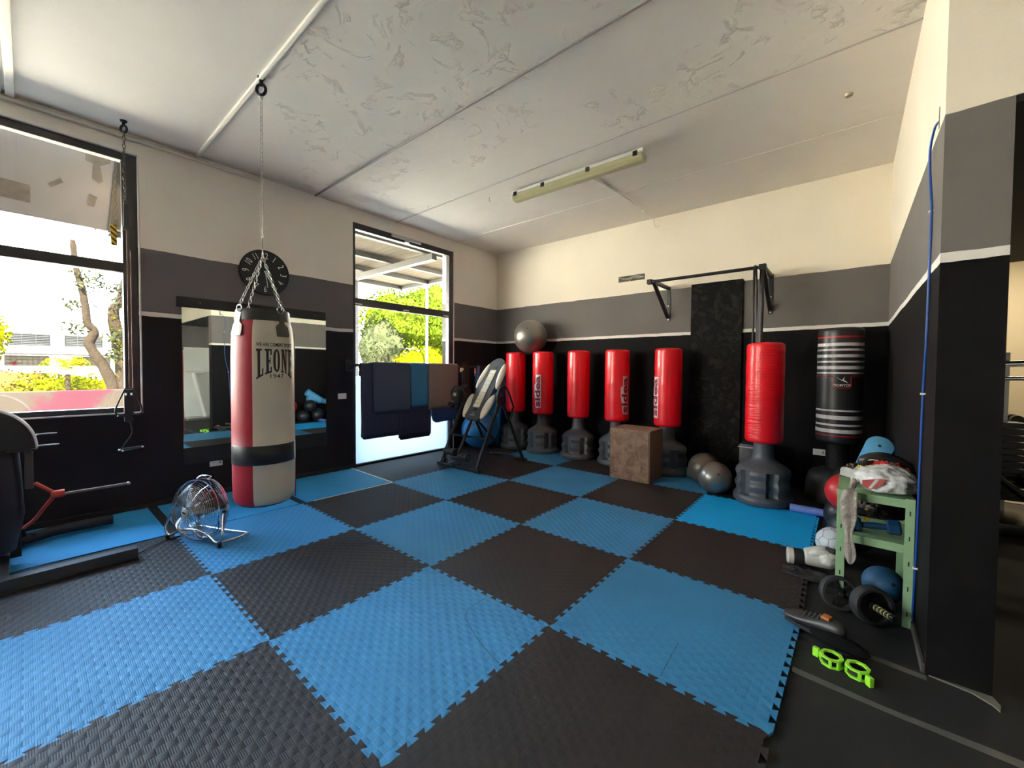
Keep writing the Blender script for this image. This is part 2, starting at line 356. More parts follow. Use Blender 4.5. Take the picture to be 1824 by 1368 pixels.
# white bead around window 1 and door 1 reveals
def reveal(name, a, b, za, zb, sill):
    bm = bmesh.new(); t = 0.014
    box(bm, XL-0.006, XL+0.012, a-t, a, za-(t if sill else 0), zb+t, bev=0.004); box(bm, XL-0.006, XL+0.012, b, b+t, za-(t if sill else 0), zb+t, bev=0.004)
    box(bm, XL-0.006, XL+0.012, a, b, zb, zb+t, bev=0.004)
    if sill: box(bm, XL-0.006, XL+0.014, a-t, b+t, za-t, za, bev=0.004)
    return finish(name, bm, m_bead, kind='structure')
reveal('trim_9', *W1, True); 
def window(name, a, b, za, zb, rail, right=0.105, rest=0.07, xf=-3.10):
    t = bpy.data.objects.new(name, None); COL.objects.link(t); t['kind'] = 'structure'
    bm = bmesh.new(); x0, x1 = xf-0.05, xf+0.03
    box(bm, x0, x1, a, a+rest, za, zb, 0.004); box(bm, x0, x1, b-right, b, za, zb, 0.004)
    box(bm, x0, x1, a+rest, b-right, zb-rest, zb, 0.004); box(bm, x0, x1, a+rest, b-right, za, za+0.045, 0.004)
    box(bm, x0-0.01, x1+0.01, a+rest, b-right, rail[0], rail[1], 0.004)
    finish('window_frame', bm, m_frame, t)
    finish('window_pane', B(xf-0.012, xf-0.004, a+rest, b-right, rail[1], zb-rest), m_glass, t)
    finish('window_pane', B(xf-0.012, xf-0.004, a+rest, b-right, za+0.045, rail[0]), m_glass, t)
    return t
w1 = window('window_1', *W1, (2.235, 2.325))
finish('window_mullion', B(-3.15, -3.07, -1.95, -1.87, 0.97, 3.28, 0.004), m_frame, w1)
window('added_window_2', *W2, (2.235, 2.325), right=0.07)  # unseen window behind the camera, added to let in more daylight
# glazed door 1 with a frosted lower panel
d1 = bpy.data.objects.new('door_1', None); COL.objects.link(d1); d1['kind'] = 'structure'
bm = bmesh.new(); a, b, za, zb = D1; x0, x1 = -3.13, -3.05
for q in [(a, a+0.035, 0, zb), (b-0.09, b, 1.42, zb), (b-0.055, b, 0, 1.42), (a+0.035, b-0.09, zb-0.085, zb), (a+0.035, b-0.09, 2.22, 2.325), (a+0.035, b-0.05, -0.012, 0.02)]:
    box(bm, x0, x1, q[0], q[1], q[2], q[3], 0.004)
finish('door_frame', bm, m_frame, d1)
finish('door_pane', B(-3.097, -3.089, a+0.03, b-0.09, 2.325, zb-0.085), m_glass, d1)
finish('door_pane', B(-3.097, -3.089, a+0.03, b-0.05, 1.25, 2.22), m_glass, d1)
finish('door_panel', B(-3.10, -3.088, a+0.03, b-0.05, 0.015, 1.25), m_frost, d1)
bm = bmesh.new(); box(bm, -3.12, -3.06, b-0.10, b-0.05, 0.02, 2.22, 0.004); finish('door_stile', bm, mat('pale_aluminium', (0.55, 0.56, 0.58), 0.4, metal=0.4), d1)
bm = bmesh.new()
for y in (2.18, 2.95, 3.74): box(bm, -3.05, -3.038, y-0.05, y+0.05, 2.235, 2.25, 0.002)
finish('door_hinge', bm, m_wp, d1)
bm = bmesh.new(); box(bm, XL-0.005, XL+0.01, b, b+0.02, 0, zb+0.015, 0.004); finish('trim_10', bm, m_bead, kind='structure')
bm = bmesh.new(); box(bm, XL, XL+0.03, -6.3, 2.10, FZ, 0.035, 0.004); finish('baseboard_left', bm, m_bkm, kind='structure')
portal('portal_window', (XL-0.3, -1.85, 2.15), (1, 0, 0), 3.6, 2.5); portal('portal_door', (XL-0.3, 3.0, 1.7), (1, 0, 0), 1.8, 3.4)
portal('portal_rear', (XL-0.3, -5.35, 1.82), (1, 0, 0), 1.75, 3.1)
# grey tape on the seams of the black rubber floor
for nm, lb, pts in [('floor_tape', 'long grey tape strip on black rubber floor, running past the green clips', [(2.03, 1.50), (2.35, 1.472), (2.72, 1.475), (3.6, 1.40), (3.6, 1.355), (2.72, 1.432), (2.35, 1.440), (2.03, 1.458)]),
                    ('floor_tape', 'faint worn grey tape strip at the foot of the black pillar', [(2.12, 1.70), (2.28, 1.845), (2.50, 1.822), (2.50, 1.785), (2.30, 1.80)])]:
    bm = bmesh.new(); prism(bm, pts, FZ, FZ+0.0016); tag(finish(nm, bm, m_tape), lb, 'tape')
# ------------------------------------------------------------------ interlocking mats
NODE = {(1, 1): (1.0, 1.0), (2, 2): (2.02, 2.0)}
def node(i, j): return NODE.get((i, j), (float(i), float(j)))
def edge_pts(p, q, toothed=True, n=12):
    if p > q: return edge_pts(q, p, toothed, n)[::-1]
    A = V(*node(*p), 0); Bq = V(*node(*q), 0); out = [A]; u = (Bq-A).normalized(); w = V(-u.y, u.x, 0)*0.011
    if toothed:
        m = u*0.028; d = (Bq-A-2*m)/n; L = d.length
        for k in range(n):
            s = A+m+d*k
            out.append(s-w-(u*L*.08 if k else u*0)); out.append(s+d*.5-w+u*L*.08); out.append(s+d*.5+w-u*L*.08); out.append(s+d+w+(u*L*.08 if k < n-1 else u*0))
    out.append(Bq); return out
COLN = {0: 'blue', 1: 'dark grey'}
mats_vis = {
 (0, 0): 'blue woven foam mat at bottom centre, directly right of the bottom left blue mat', (1, 1): 'blue woven foam mat nearest the green clips with open teeth on its outer edge',
 (0, 1): 'dark foam mat in the middle of the floor between the two large front blue mats', (1, 0): 'dark foam mat filling the bottom centre of the photo',
 (-1, 0): 'dark woven foam mat between the floor fan and the front blue mats', (-1, 1): 'blue woven foam mat at the centre, left of the middle dark mat',
 (0, 2): 'blue woven foam mat between the middle dark mat and the wooden box', (1, 2): 'dark foam mat left of the white boxing glove and green shelf',
 (1, 3): 'newer smooth bright blue foam mat in front of the large near red bag', (0, 3): 'dark foam mat in front of the wooden box and silver balls',
 (-1, 2): 'dark foam mat between the inversion table and the centre of the room', (-2, 0): 'blue woven foam mat under the floor fan',
 (-1, -1): 'blue woven foam mat at the bottom left of the photo', (0, -1): 'dark woven foam mat at the bottom left corner below the blue mat',
 (-2, -1): 'dark woven foam mat under the black machine beam at left', (-2, 1): 'dark woven foam mat behind the fan and hanging bag, by the door strip',
 (-2, 2): 'blue woven foam mat in front of the inversion table', (-2, 3): 'dark foam mat under the inversion table',
 (-1, 3): 'blue foam mat right of the inversion table, before the row of red bags', (0, 4): 'blue foam mat behind the wooden box and under the silver balls',
 (-1, 4): 'dark foam mat under the red bags at the back wall', (-2, 4): 'blue foam mat under the leftmost pair of red bags',
 (1, 4): 'dark foam mat under the large near red bag, against the back wall', (-3, 3): 'dark ribbed foam mat in the corner beside the glazed door',
 (-3, 2): 'dark woven foam mat in front of the glazed door', (-3, 4): 'dark foam mat in the corner of the left and back walls'}
for (i, j), lb in mats_vis.items():
    if i == -3 and j == 4: loop = [V(-3.0, 4.0, 0), V(-2, 4, 0), V(-2, 4.97, 0), V(-3.0, 4.97, 0)]
    else:
        loop = []
        c = [(i, j), (i+1, j), (i+1, j+1), (i, j+1)]
        for k in range(4):
            p, q = c[k], c[(k+1) % 4]
            th = not (q[1] == 5 and p[1] == 5) and not (p[0] == -3 and q[0] == -3) and not ((p[0], q[0]) == (-2, -2) and min(p[1], q[1]) < 2)
            loop += edge_pts(p, q, th)[:-1]
        if j == 4 or i == -3:
            for v in loop:
                v.y = min(v.y, 4.985); v.x = max(v.x, -3.02)
    odd = (i+j) % 2
    m_ = m_new if (i, j) == (1, 3) else ((m_dark if (j <= 1 and i <= 0) or i < -1 else m_dark_s) if odd else (m_blue if not (i == 1) else m_blue_s))
    if (i, j) in ((0, 1), (1, 0), (1, 2), (0, 3)): m_ = m_dark_s
    if i == -3: m_ = m_dark
    bm = bmesh.new(); vs = [bm.verts.new(V(v.x, v.y, 0)) for v in loop]
    f = bm.faces.new(vs); f.normal_update()
    if f.normal.z < 0: f.normal_flip()
    bmesh.ops.triangulate(bm, faces=[f]); r = bmesh.ops.inset_region(bm, faces=bm.faces[:], thickness=0.0011, depth=0)
    bd = [e for e in bm.edges if e.is_boundary]
    for e in bd:
        for v in e.verts: v.co.z = -0.003
    ex = bmesh.ops.extrude_edge_only(bm, edges=bd)
    for v in [g for g in ex['geom'] if isinstance(g, bmesh.types.BMVert)]: v.co.z = FZ
    mo = tag(finish('foam_mat', bm, m_), lb, 'floor mat', 'interlocking foam floor mats')
    cut = {(0, 0): [(.566, .965), (.567, .84), (.606, .764), (.683, .72), (.798, .672), (.923, .633), (.985, .62)], (1, 1): [(1.575, 1.296), (1.58, 1.138), (1.586, 1.021)]}.get((i, j))
    if cut:
        P = smooth_path([(x, y, 0) for x, y in cut], 8); bm = bmesh.new()
        for k in range(len(P)-1):
            d = (P[k+1]-P[k]); u = d.normalized(); w = V(-u.y, u.x, 0)*.0016
            if k % 2 == 0 or True: prism(bm, [(P[k]+w)[:2], (P[k]-w)[:2], (P[k]+d*.62-w)[:2], (P[k]+d*.62+w)[:2]], 0.0, .0004)
        finish('cut_line', bm, m_bkm, mo)
# smooth strip mats by the left wall
for (y0, y1, x1, lb) in [(1.045, 2.02, -2.0, 'smooth blue mat by the left wall, next to the glazed door, with a white edge'), (0.045, 0.965, -2.01, 'smooth blue mat by the left wall behind the hanging bag'),
                      (-0.99, -0.03, -2.03, 'smooth blue mat by the left wall under the black machine')]:
    bm = bmesh.new()
    pts = [(x1, y0), (x1, y1)]; n = 14
    for k in range(n+1):
        y = y1+(y0-y1)*k/n; pts.append((-2.985 + (0.012 if k % 2 else 0), y))
    prism(bm, pts, FZ, -0.001); tag(finish('floor_mat', bm, m_blue_flat), lb, 'floor mat', 'smooth blue mats by the left wall')
bm = bmesh.new(); prism(bm, [(-2.98, 2.022), (-1.97, 2.002), (-1.99, 1.1), (-2.0, 1.1), (-1.985, 2.018), (-2.98, 2.045)], FZ, 0.0015)
tag(finish('edge_strip', bm, m_wp), 'narrow white line edging the blue strip mat by the door', 'tape')  # narrow white strip along two edges of the mat
bm = bmesh.new(); prism(bm, [(-2.0, -1.0), (-1.955, -1.0), (-1.955, 0.02), (-2.02, 0.03)], FZ, 0.0)
# ------------------------------------------------------------------ standing bags
def base_r(a, z, r):
    if 0.085 < z < 0.335:
        for k in range(6):
            d = abs((a-k*PI/3-0.35+PI) % (2*PI)-PI)
            if d < 0.2:
                t = min(1, (0.2-d)/0.05); return r*(1-t)+min(r, 0.208)*t
    return r
PROF = [(0, .255), (.012, .268), (.05, .272), (.075, .262), (.10, .246), (.12, .240), (.14, .243), (.165, .254), (.19, .257), (.21, .250), (.23, .240), (.25, .238), (.27, .243), (.30, .252), (.32, .250),
        (.34, .243), (.36, .228), (.38, .205), (.40, .170), (.42, .135), (.44, .112), (.46, .100), (.49, .094), (.56, .090), (.66, .090)]
def dense(P, n=3):
    out = []
    for (a, b), (c, d) in zip(P, P[1:]):
        for k in range(n): out.append((a+(c-a)*k/n, b+(d-b)*k/n))
    return out+[P[-1]]
bm = bmesh.new(); lathe(bm, dense(PROF, 3), 108, rfun=base_r); BASE = finish('base', bm, m_grey_base, smooth=True).data
def pad_prof(r, z0, z1, e=0.035):
    P = [(z0-0.004, r*0.55), (z0, r-e)]
    for k in range(1, 7): a = PI/2*k/6; P.append((z0+e-e*math.cos(a), r-e+e*math.sin(a)))
    n = 24
    for k in range(1, n): P.append((z0+e+(z1-z0-2*e)*k/n, r*(1+0.006*math.sin(k*1.1)+0.01*math.sin(PI*k/n))))
    for k in range(0, 7): a = PI/2*k/6; P.append((z1-e+e*math.sin(a), r-e+e*math.cos(a)))
    P.append((z1+0.004, r*0.5)); return P
def red_pad(): 
    bm = bmesh.new(); lathe(bm, pad_prof(0.172, 0.62, 1.65), 56); return finish('pad', bm, m_red, smooth=True).data
PAD = red_pad()
for o in list(COL.objects):
    if o.name in ('base', 'pad') and o.type == 'MESH': bpy.data.objects.remove(o)
def wr_mat():
    m = mat('red_vinyl_wrinkled', (0.80, 0.004, 0.014), 0.34, coat=0.2); n, l = m.node_tree.nodes, m.node_tree.links
    t = n.new('ShaderNodeTexCoord'); mp = n.new('ShaderNodeMapping'); mp.inputs['Scale'].default_value = (4, 4, 34); l.new(t.outputs['Object'], mp.inputs[0])
    q = n.new('ShaderNodeTexNoise'); q.inputs['Scale'].default_value = 1.6; q.inputs['Detail'].default_value = 3; l.new(mp.outputs[0], q.inputs[0])
    b = n.new('ShaderNodeBump'); b.inputs['Strength'].default_value = 0.7; b.inputs['Distance'].default_value = 0.012; l.new(q.outputs['Fac'], b.inputs['Height']); l.new(b.outputs[0], n['Principled BSDF'].inputs['Normal'])
    return m
m_redw = wr_mat()
m_logo_w = mat('white_print', (0.72, 0.70, 0.71), 0.45); m_logo_r = mat('red_print', (0.28, 0.01, 0.02), 0.5)
CAMXY = (2.2062, -0.7479)
def facing(x, y): return math.atan2(CAMXY[1]-y, CAMXY[0]-x)
def standing_bag(x, y, label, logo=None, wrinkled=False):
    ph = facing(x, y)
    t = thing('free_standing_punching_bag', label, 'punching bag', (x, y, 0), ph, 'red free standing punching bags')
    b = bpy.data.objects.new('base', BASE); COL.objects.link(b); b.parent = t; b.rotation_euler.z = 0.0
    me = PAD
    if wrinkled: me = PAD.copy(); me.materials.clear(); me.materials.append(m_redw)
    p = bpy.data.objects.new('pad', me); COL.objects.link(p); p.parent = t
    if logo is not None:
        R = 0.1755; z0, z1 = 0.73, 1.275; zc = (z0+z1)/2; hw = 0.062
        bm = bmesh.new(); prism(bm, [(-.27, -hw), (.12, -hw), (.27, -hw), (.27, hw*.5), (.255, hw*.5), (.13, hw*.5), (.11, hw), (-.02, hw), (-.03, hw*.5), (-.25, hw*.5), (-.27, hw*.3)], 0, 0.0015)
        bmesh.ops.triangulate(bm, faces=bm.faces[:])
        for yy in (-.04, -.02, 0, .02, .04): bmesh.ops.bisect_plane(bm, geom=bm.verts[:]+bm.edges[:]+bm.faces[:], plane_co=(0, yy, 0), plane_no=(0, 1, 0))
        # local text x runs up the bag, local y runs to the left around it
        def wr(c, off=0.0):
            a = logo-c.y/R; q = R+off+c.z; return V(q*math.cos(a), q*math.sin(a), zc+c.x)
        warp(bm, wr); finish('logo_plate', bm, m_logo_w, p)
        tb = text_bm('sidea', 0.215, 0.0004, 0.008); xs = [v.co.x for v in tb.verts]; s = 0.50/(max(xs)-min(xs))
        mx = (max(xs)+min(xs))/2; ys = [v.co.y for v in tb.verts]; my = min(ys)
        for v in tb.verts: v.co.x = (v.co.x-mx)*s; v.co.y = (v.co.y-my)*0.62-0.052
        for yy in (-.04, -.02, 0, .02, .04): bmesh.ops.bisect_plane(tb, geom=tb.verts[:]+tb.edges[:]+tb.faces[:], plane_co=(0, yy, 0), plane_no=(0, 1, 0))
        for k in range(-9, 10): bmesh.ops.bisect_plane(tb, geom=tb.verts[:]+tb.edges[:]+tb.faces[:], plane_co=(k*0.03, 0, 0), plane_no=(1, 0, 0))
        warp(tb, lambda c: wr(c, 0.0022)); finish('lettering', tb, m_logo_r, p)
    return t
standing_bag(-2.323, 4.715, 'red standing bag on grey base at far left, half behind the inversion table')
standing_bag(-1.725, 4.70, 'red standing bag with white logo near its left edge, under the silver ball', logo=-0.55)
standing_bag(-1.049, 4.707, 'plain red standing bag third from the left, between two bags with logos')
standing_bag(-0.407, 4.71, 'red standing bag with white logo on its right side, behind the wooden box', logo=0.66)
standing_bag(0.337, 4.679, 'red standing bag right of the wooden box, logo wrapping its left edge', logo=-1.10)
standing_bag(1.52, 4.144, 'largest nearest red standing bag with wrinkled vinyl, in front of the elastic bands', wrinkled=True)
# striped black bag
SB = (2.12, 4.66)
m_bkv = mat('black_vinyl', (0.013, 0.012, 0.014), 0.42, coat=0.08, bump=(200, 0.1, 0.002)); m_silver = mat('silver_print', (0.62, 0.60, 0.62), 0.42); m_redp = mat('dark_red_print', (0.36, 0.008, 0.015), 0.4)
t = thing('free_standing_punching_bag', 'black standing bag with silver stripes and red lines in the right corner', 'punching bag', (*SB, 0), facing(*SB))
bands = [(1.705, 1.72, 3), (1.655, 1.685, 0), (1.622, 1.662, 1), (1.573, 1.595, 1), (1.512, 1.547, 1), (1.455, 1.475, 1), (1.390, 1.428, 1), (1.335, 1.355, 1), (.95, .97, 1), (.87, .912, 1), (.805, .825, 1), (.735, .775, 1), (.705, .715, 2)]
bands = [(1.704, 1.722, 2), (1.620, 1.652, 1), (1.572, 1.592, 1), (1.505, 1.535, 1), (1.452, 1.470, 1), (1.385, 1.418, 1), (1.338, 1.354, 1), (.955, .972, 1), (.872, .912, 1), (.806, .826, 1), (.735, .772, 1), (.700, .712, 2)]
prof = pad_prof(0.192, 0.62, 1.81); zs = sorted(set([z for b_ in bands for z in b_[:2]]+[z for z, r in prof]))
def rad_at(z):
    for (a, b_), (c, d) in zip(prof, prof[1:]):
        if a <= z <= c and c > a: return b_+(d-b_)*(z-a)/(c-a)
    return prof[-1][1]
bm = bmesh.new(); rings = lathe(bm, [(z, rad_at(z)) for z in zs], 56)
for f in bm.faces:
    z = f.calc_center_median().z
    for a, b_, k in bands:
        if a < z < b_ and abs(f.normal.z) < 0.9: f.material_index = k
pad = finish('pad', bm, [m_bkv, m_silver, m_redp], t, smooth=True)
R_ = 0.1965
path = [(-0.28, 1.305), (-0.09, 1.305), (-0.065, 1.30), (-0.055, 1.285), (-0.055, 1.22), (-0.045, 1.20), (-0.02, 1.192), (0.06, 1.192), (0.085, 1.20), (0.095, 1.22), (0.095, 1.285), (0.105, 1.30), (0.13, 1.305), (0.22, 1.305)]
for off in (0, 0.014):
    bm = bmesh.new(); P = []
    for s, z in smooth_path([(q[0], q[1], 0) for q in path], 4) if False else [(v.x, v.y) for v in smooth_path([(q[0]*(1 if off == 0 else 1), q[1], 0) for q in path], 5)]:
        cx = 0.02; s2 = cx+(s-cx)*(1-(off*2.2 if abs(s-cx) < 0.09 else 0)); a = s2/R_; P.append((R_*math.cos(a), R_*math.sin(a), z+off*(1 if z > 1.25 else 0.9)))
    tube(bm, P, 0.0028, 6); finish('red_piping', bm, m_redp, pad)
tb = text_bm('DOMYOS', 0.034, 0.0004, 0.0006)
warp(tb, lambda c: V((R_+c.z)*math.cos((c.x+0.02)/R_), (R_+c.z)*math.sin((c.x+0.02)/R_), 1.222+c.y), cut=0.02); finish('lettering', tb, m_silver, pad)
bm = bmesh.new(); prism(bm, [(-.045, .03), (-.02, .004), (.0, .002), (.02, .035), (.012, .006), (.05, -.03), (-.0, -.006)], 0, 0.001)
warp(bm, lambda c: V((R_+.001+c.z)*math.cos((c.x+0.02)/R_), (R_+.001+c.z)*math.sin((c.x+0.02)/R_), 1.275+c.y), cut=0.02); finish('emblem', bm, m_logo_w, pad)
bm = bmesh.new(); P = []
for k in range(26): z = 0.34+0.28*k/26; P += [(z, 0.085), (z+0.004, 0.10), (z+0.008, 0.085)]
lathe(bm, P, 32); finish('spring', bm, m_bkr, t, smooth=True)
bm = bmesh.new(); lathe(bm, [(0.34, .10), (0.335, .16), (.31, .22), (.27, .25), (.2, .265), (.1, .27), (.03, .272), (0, .262)][::-1], 48); finish('base', bm, m_bkr, t, smooth=True)
# ------------------------------------------------------------------ hanging heavy bag
HB = (-1.2525, 0.404); ph = facing(*HB); t = thing('heavy_punching_bag', 'red and cream hanging punching bag with black band and chains', 'punching bag', (*HB, 0), ph)
m_cream = mat('cream_vinyl', (0.60, 0.53, 0.43), 0.42, var=0.07, vscale=3, bump=(90, 0.15, 0.002)); m_red2 = mat('dark_red_vinyl', (0.33, 0.014, 0.028), 0.45, bump=(90, 0.15, 0.002), coat=0.0, spec=.35)
prof = [(.318, .06), (.32, .13), (.33, .16), (.345, .18), (.37, .195), (.40, .202), (.50, .206), (.645, .207), (.648, .2085), (.787, .2085), (.79, .207), (1.0, .206), (1.2, .206), (1.4, .206), (1.55, .204), (1.62, .199), (1.66, .192), (1.69, .184), (1.71, .178)]
prof = [p for p in prof]
def wob(a, z, r): return r*(1+0.006*math.sin(3*a+z*5)*(1 if z > .4 else 0)-(0.02*max(0, (z-1.5)/.2)*abs(math.sin(2*a)))**1)
bm = bmesh.new(); lathe(bm, dense(prof, 2), 72, rfun=wob)
for f in bm.faces:
    c = f.calc_center_median(); a = math.degrees(math.atan2(c.y, c.x))
    f.material_index = 1 if -19.5 < a < 84 else 0
    if .648 < c.z < .788 and -90 < a < 72: f.material_index = 2
    if c.z < 0.345: f.material_index = 2
body = finish('body', bm, [m_red2, m_cream, m_bkv], t, smooth=True)
bm = bmesh.new(); lathe(bm, [(1.70, .183), (1.725, .182), (1.775, .176), (1.785, .172), (1.775, .165), (1.73, .16)], 56, caps=False)
lathe(bm, [(1.74, .16), (1.745, .001)], 56, caps=False); finish('top_rim', bm, m_bkv, t, smooth=True)
bm = bmesh.new(); P = [(.207*math.cos(math.radians(84)), .207*math.sin(math.radians(84)), .34+k*.064) for k in range(21)]; tube(bm, P, 0.003, 6); finish('piping', bm, m_red2, body)
def slab_letters():
    bm = bmesh.new()
    def r(x0, x1, y0, y1): box(bm, x0, x1, y0, y1, 0, 0.0012)
    w, s, h = 0.052, 0.019, 1.0; x = 0; gap = 0.011
    def srf(xa, xb, y): r(xa, xb, y, y+0.07)
    r(.010, .010+s, 0, h); srf(0, .042, 0.93); r(0, .052, 0, .075); r(.042, .052, .075, .27); x += .063               # L
    r(x+.010, x+.010+s, 0, h); r(x, x+.052, .925, 1); r(x, x+.052, 0, .075); r(x+.042, x+.052, .75, .925); r(x+.042, x+.052, .075, .25); r(x+.029, x+.038, .46, .54); r(x+.036, x+.042, .36, .64); x += .063  # E
    n = 16
    for k in range(n):   # O
        a0, a1 = 2*PI*k/n, 2*PI*(k+1)/n
        cx, cy = x+.028, .5
        P = [(cx+.028*math.cos(a0), cy+.5*math.copysign(abs(math.sin(a0))**.7, math.sin(a0))), (cx+.028*math.cos(a1), cy+.5*math.copysign(abs(math.sin(a1))**.7, math.sin(a1))),
             (cx+.009*math.cos(a1), cy+.41*math.copysign(abs(math.sin(a1))**.6, math.sin(a1))), (cx+.009*math.cos(a0), cy+.41*math.copysign(abs(math.sin(a0))**.6, math.sin(a0)))]
        prism(bm, P, 0, .0012)
    x += .066
    r(x+.007, x+.017, 0, h); srf(x, x+.026, 0.93); srf(x, x+.024, 0); r(x+.043, x+.053, 0, h); srf(x+.036, x+.060, .93)
    prism(bm, [(x+.008, 1), (x+.026, 1), (x+.053, 0), (x+.040, 0)], 0, .0012); x += .068  # N
    r(x+.010, x+.010+s, 0, h); r(x, x+.052, .925, 1); r(x, x+.052, 0, .075); r(x+.042, x+.052, .75, .925); r(x+.042, x+.052, .075, .25); r(x+.029, x+.038, .46, .54); r(x+.036, x+.042, .36, .64); x += .052
    return bm, x
m_ink = mat('black_print', (0.015, 0.013, 0.016), 0.5)
lb, LW = slab_letters(); a0 = math.radians(-12.5); RR = 0.2075; LS = .84
for k in range(1, 8): bmesh.ops.bisect_plane(lb, geom=lb.verts[:]+lb.edges[:]+lb.faces[:], plane_co=(0, k/8, 0), plane_no=(0, 1, 0))
def lw(c):
    u = c.x/LW; a = a0+c.x/RR*LS; top = 1.492+0.004*(1-4*(u-.5)**2)*0; bot = 1.325-0.055*(2*u-1)**2; z = bot+(top-bot)*c.y
    return V((RR+c.z)*math.cos(a), (RR+c.z)*math.sin(a), z)
warp(lb, lw, cut=0.008); finish('lettering', lb, m_ink, body)
tb = text_bm('WE ARE COMBAT SPORTS', 0.036, 0.0003, 0.0006); xs = [v.co.x for v in tb.verts]; s = 0.262/(max(xs)-min(xs)); m0 = min(xs)
warp(tb, lambda c: V((RR+c.z+.0006)*math.cos(a0+(c.x-m0)*s/RR), (RR+c.z+.0006)*math.sin(a0+(c.x-m0)*s/RR), 1.522+c.y), cut=0.015); finish('lettering', tb, m_ink, body)
tb = text_bm('1947', 0.042, 0.0003, 0.0002)
warp(tb, lambda c: V((RR+c.z+.0006)*math.cos(a0+.62+c.x*1.25/RR), (RR+c.z+.0006)*math.sin(a0+.62+c.x*1.25/RR), 1.293+c.y), cut=0.015); finish('lettering', tb, m_ink, body)
ring_z = 2.20; kx = []
for k, ad in enumerate((-55, 38, 128, 215)):
    a = math.radians(ad); M = Matrix.Rotation(a, 4, 'Z'); col = m_silver if k == 0 else m_bkv
    bm = bmesh.new()
    for ztop, zbot, hw in ((1.70, 1.545, .05), ):
        P = [(-.045, 0), (.045, 0), (.05, .015), (.05, .075), (.022, .10), (.022, .17), (-.022, .17), (-.022, .10), (-.05, .075), (-.05, .015)]
        prism(bm, P, 0, .004)
    for yy in (.02, .045, .07): bmesh.ops.bisect_plane(bm, geom=bm.verts[:]+bm.edges[:]+bm.faces[:], plane_co=(0, yy, 0), plane_no=(0, 1, 0))
    def fl(c):
        z = 1.585+c.y; r = rad2 = 0.2045 if z < 1.6 else (0.2045-(z-1.6)*0.20)
        q = a+c.x/0.2; r += .003+c.z; return V(r*math.cos(q), r*math.sin(q), z)
    warp(bm, fl, cut=0.02); finish('strap_tab', bm, col, t, smooth=True)
    bm = bmesh.new(); c = V(.178*math.cos(a), .178*math.sin(a), 1.785); u = V(-math.sin(a), math.cos(a), 0)
    tube(bm, [c+u*.026*math.cos(b)+V(0, 0, .026*math.sin(b)) for b in [2*PI*i/16 for i in range(16)]], .0035, 6, closed=True); finish('d_ring', bm, m_steel, t, smooth=True)
    bm = bmesh.new(); chain(bm, c+V(0, 0, .02), (0.004*math.cos(a), 0.004*math.sin(a), ring_z-.01), L=.036, Wd=.022, r=.003, twist=k*.4); finish('chain', bm, m_steel, t, smooth=True)
bm = bmesh.new(); tube(bm, [V(.022*math.cos(b), .0, ring_z+.02+.03*math.sin(b)) for b in [2*PI*i/16 for i in range(16)]], .004, 6, closed=True); finish('ring', bm, m_steel, t, smooth=True)
bm = bmesh.new(); tube(bm, smooth_path([(-.004, 0, ring_z+.045), (-.007, 0, ring_z+.09), (0, 0, ring_z+.145), (.007, 0, ring_z+.09), (.004, 0, ring_z+.045)], 4), .003, 6); finish('carabiner', bm, m_bk, t, smooth=True)
# ceiling hooks with chains
def ceiling_hook(x, y, s, label):
    bm = bmesh.new(); lathe(bm, [(ZC-.012, .022), (ZC, .026)], 16, M=Matrix.Translation((x, y, 0))); tube(bm, [(x, y, ZC), (x, y, ZC-.06*s)], .014*s, 8)
    tube(bm, [V(x+.034*s*math.cos(b)*rt.x, y+.034*s*math.cos(b)*rt.y, ZC-.09*s+.04*s*math.sin(b)) for b in [2*PI*i/20 for i in range(20)]], .011*s, 8, closed=True)
    return tag(finish('ceiling_hook', bm, m_bk, smooth=True), label, 'hook')
ceiling_hook(*HB, 1.0, 'black eye hook in the ceiling joint holding the heavy bag chain')
ceiling_hook(-2.806, -0.169, 0.8, 'black eye hook in the ceiling above the left window corner')
bm = bmesh.new(); chain(bm, (*HB, ZC-.115), (*HB, ZC-.165), L=.05, Wd=.028, r=.005); chain(bm, (*HB, ZC-.155), (*HB, 2.34), L=.040, Wd=.021, r=.0026, twist=.4)
tag(finish('hanging_chain', bm, m_steel, smooth=True), 'long thin steel chain from the ceiling down to the heavy bag', 'chain')
SX, SY = -2.806, -0.169
bm = bmesh.new(); chain(bm, (SX, SY, ZC-.10), (SX, SY, 2.80), L=.044, Wd=.026, r=.0036, twist=.4); tag(finish('hanging_chain', bm, m_dsteel, smooth=True), 'short dark chain hanging beside the left window frame', 'chain')
m_yel = mat('hazard_webbing', (0.75, 0.46, 0.03), 0.6)
def hazard():
    n, l = m_yel.node_tree.nodes, m_yel.node_tree.links; t_ = n.new('ShaderNodeTexCoord'); s = n.new('ShaderNodeSeparateXYZ'); l.new(t_.outputs['Object'], s.inputs[0])
    d = math_node(n, l, 'ADD', math_node(n, l, 'MULTIPLY', s.outputs['Z'], 22), math_node(n, l, 'MULTIPLY', s.outputs['Y'], 20))
    f = math_node(n, l, 'GREATER_THAN', math_node(n, l, 'FRACT', math_node(n, l, 'ADD', d, 50)), 0.6)
    mx = n.new('ShaderNodeMix'); mx.data_type = 'RGBA'; l.new(f, mx.inputs[0]); mx.inputs[6].default_value = (.75, .46, .03, 1); mx.inputs[7].default_value = (.02, .02, .02, 1); l.new(mx.outputs[2], n['Principled BSDF'].inputs['Base Color'])
hazard()
t = thing('suspension_trainer', 'black suspension strap with yellow hazard webbing and handles hanging at the left window', 'exercise strap', (SX, SY, 0))
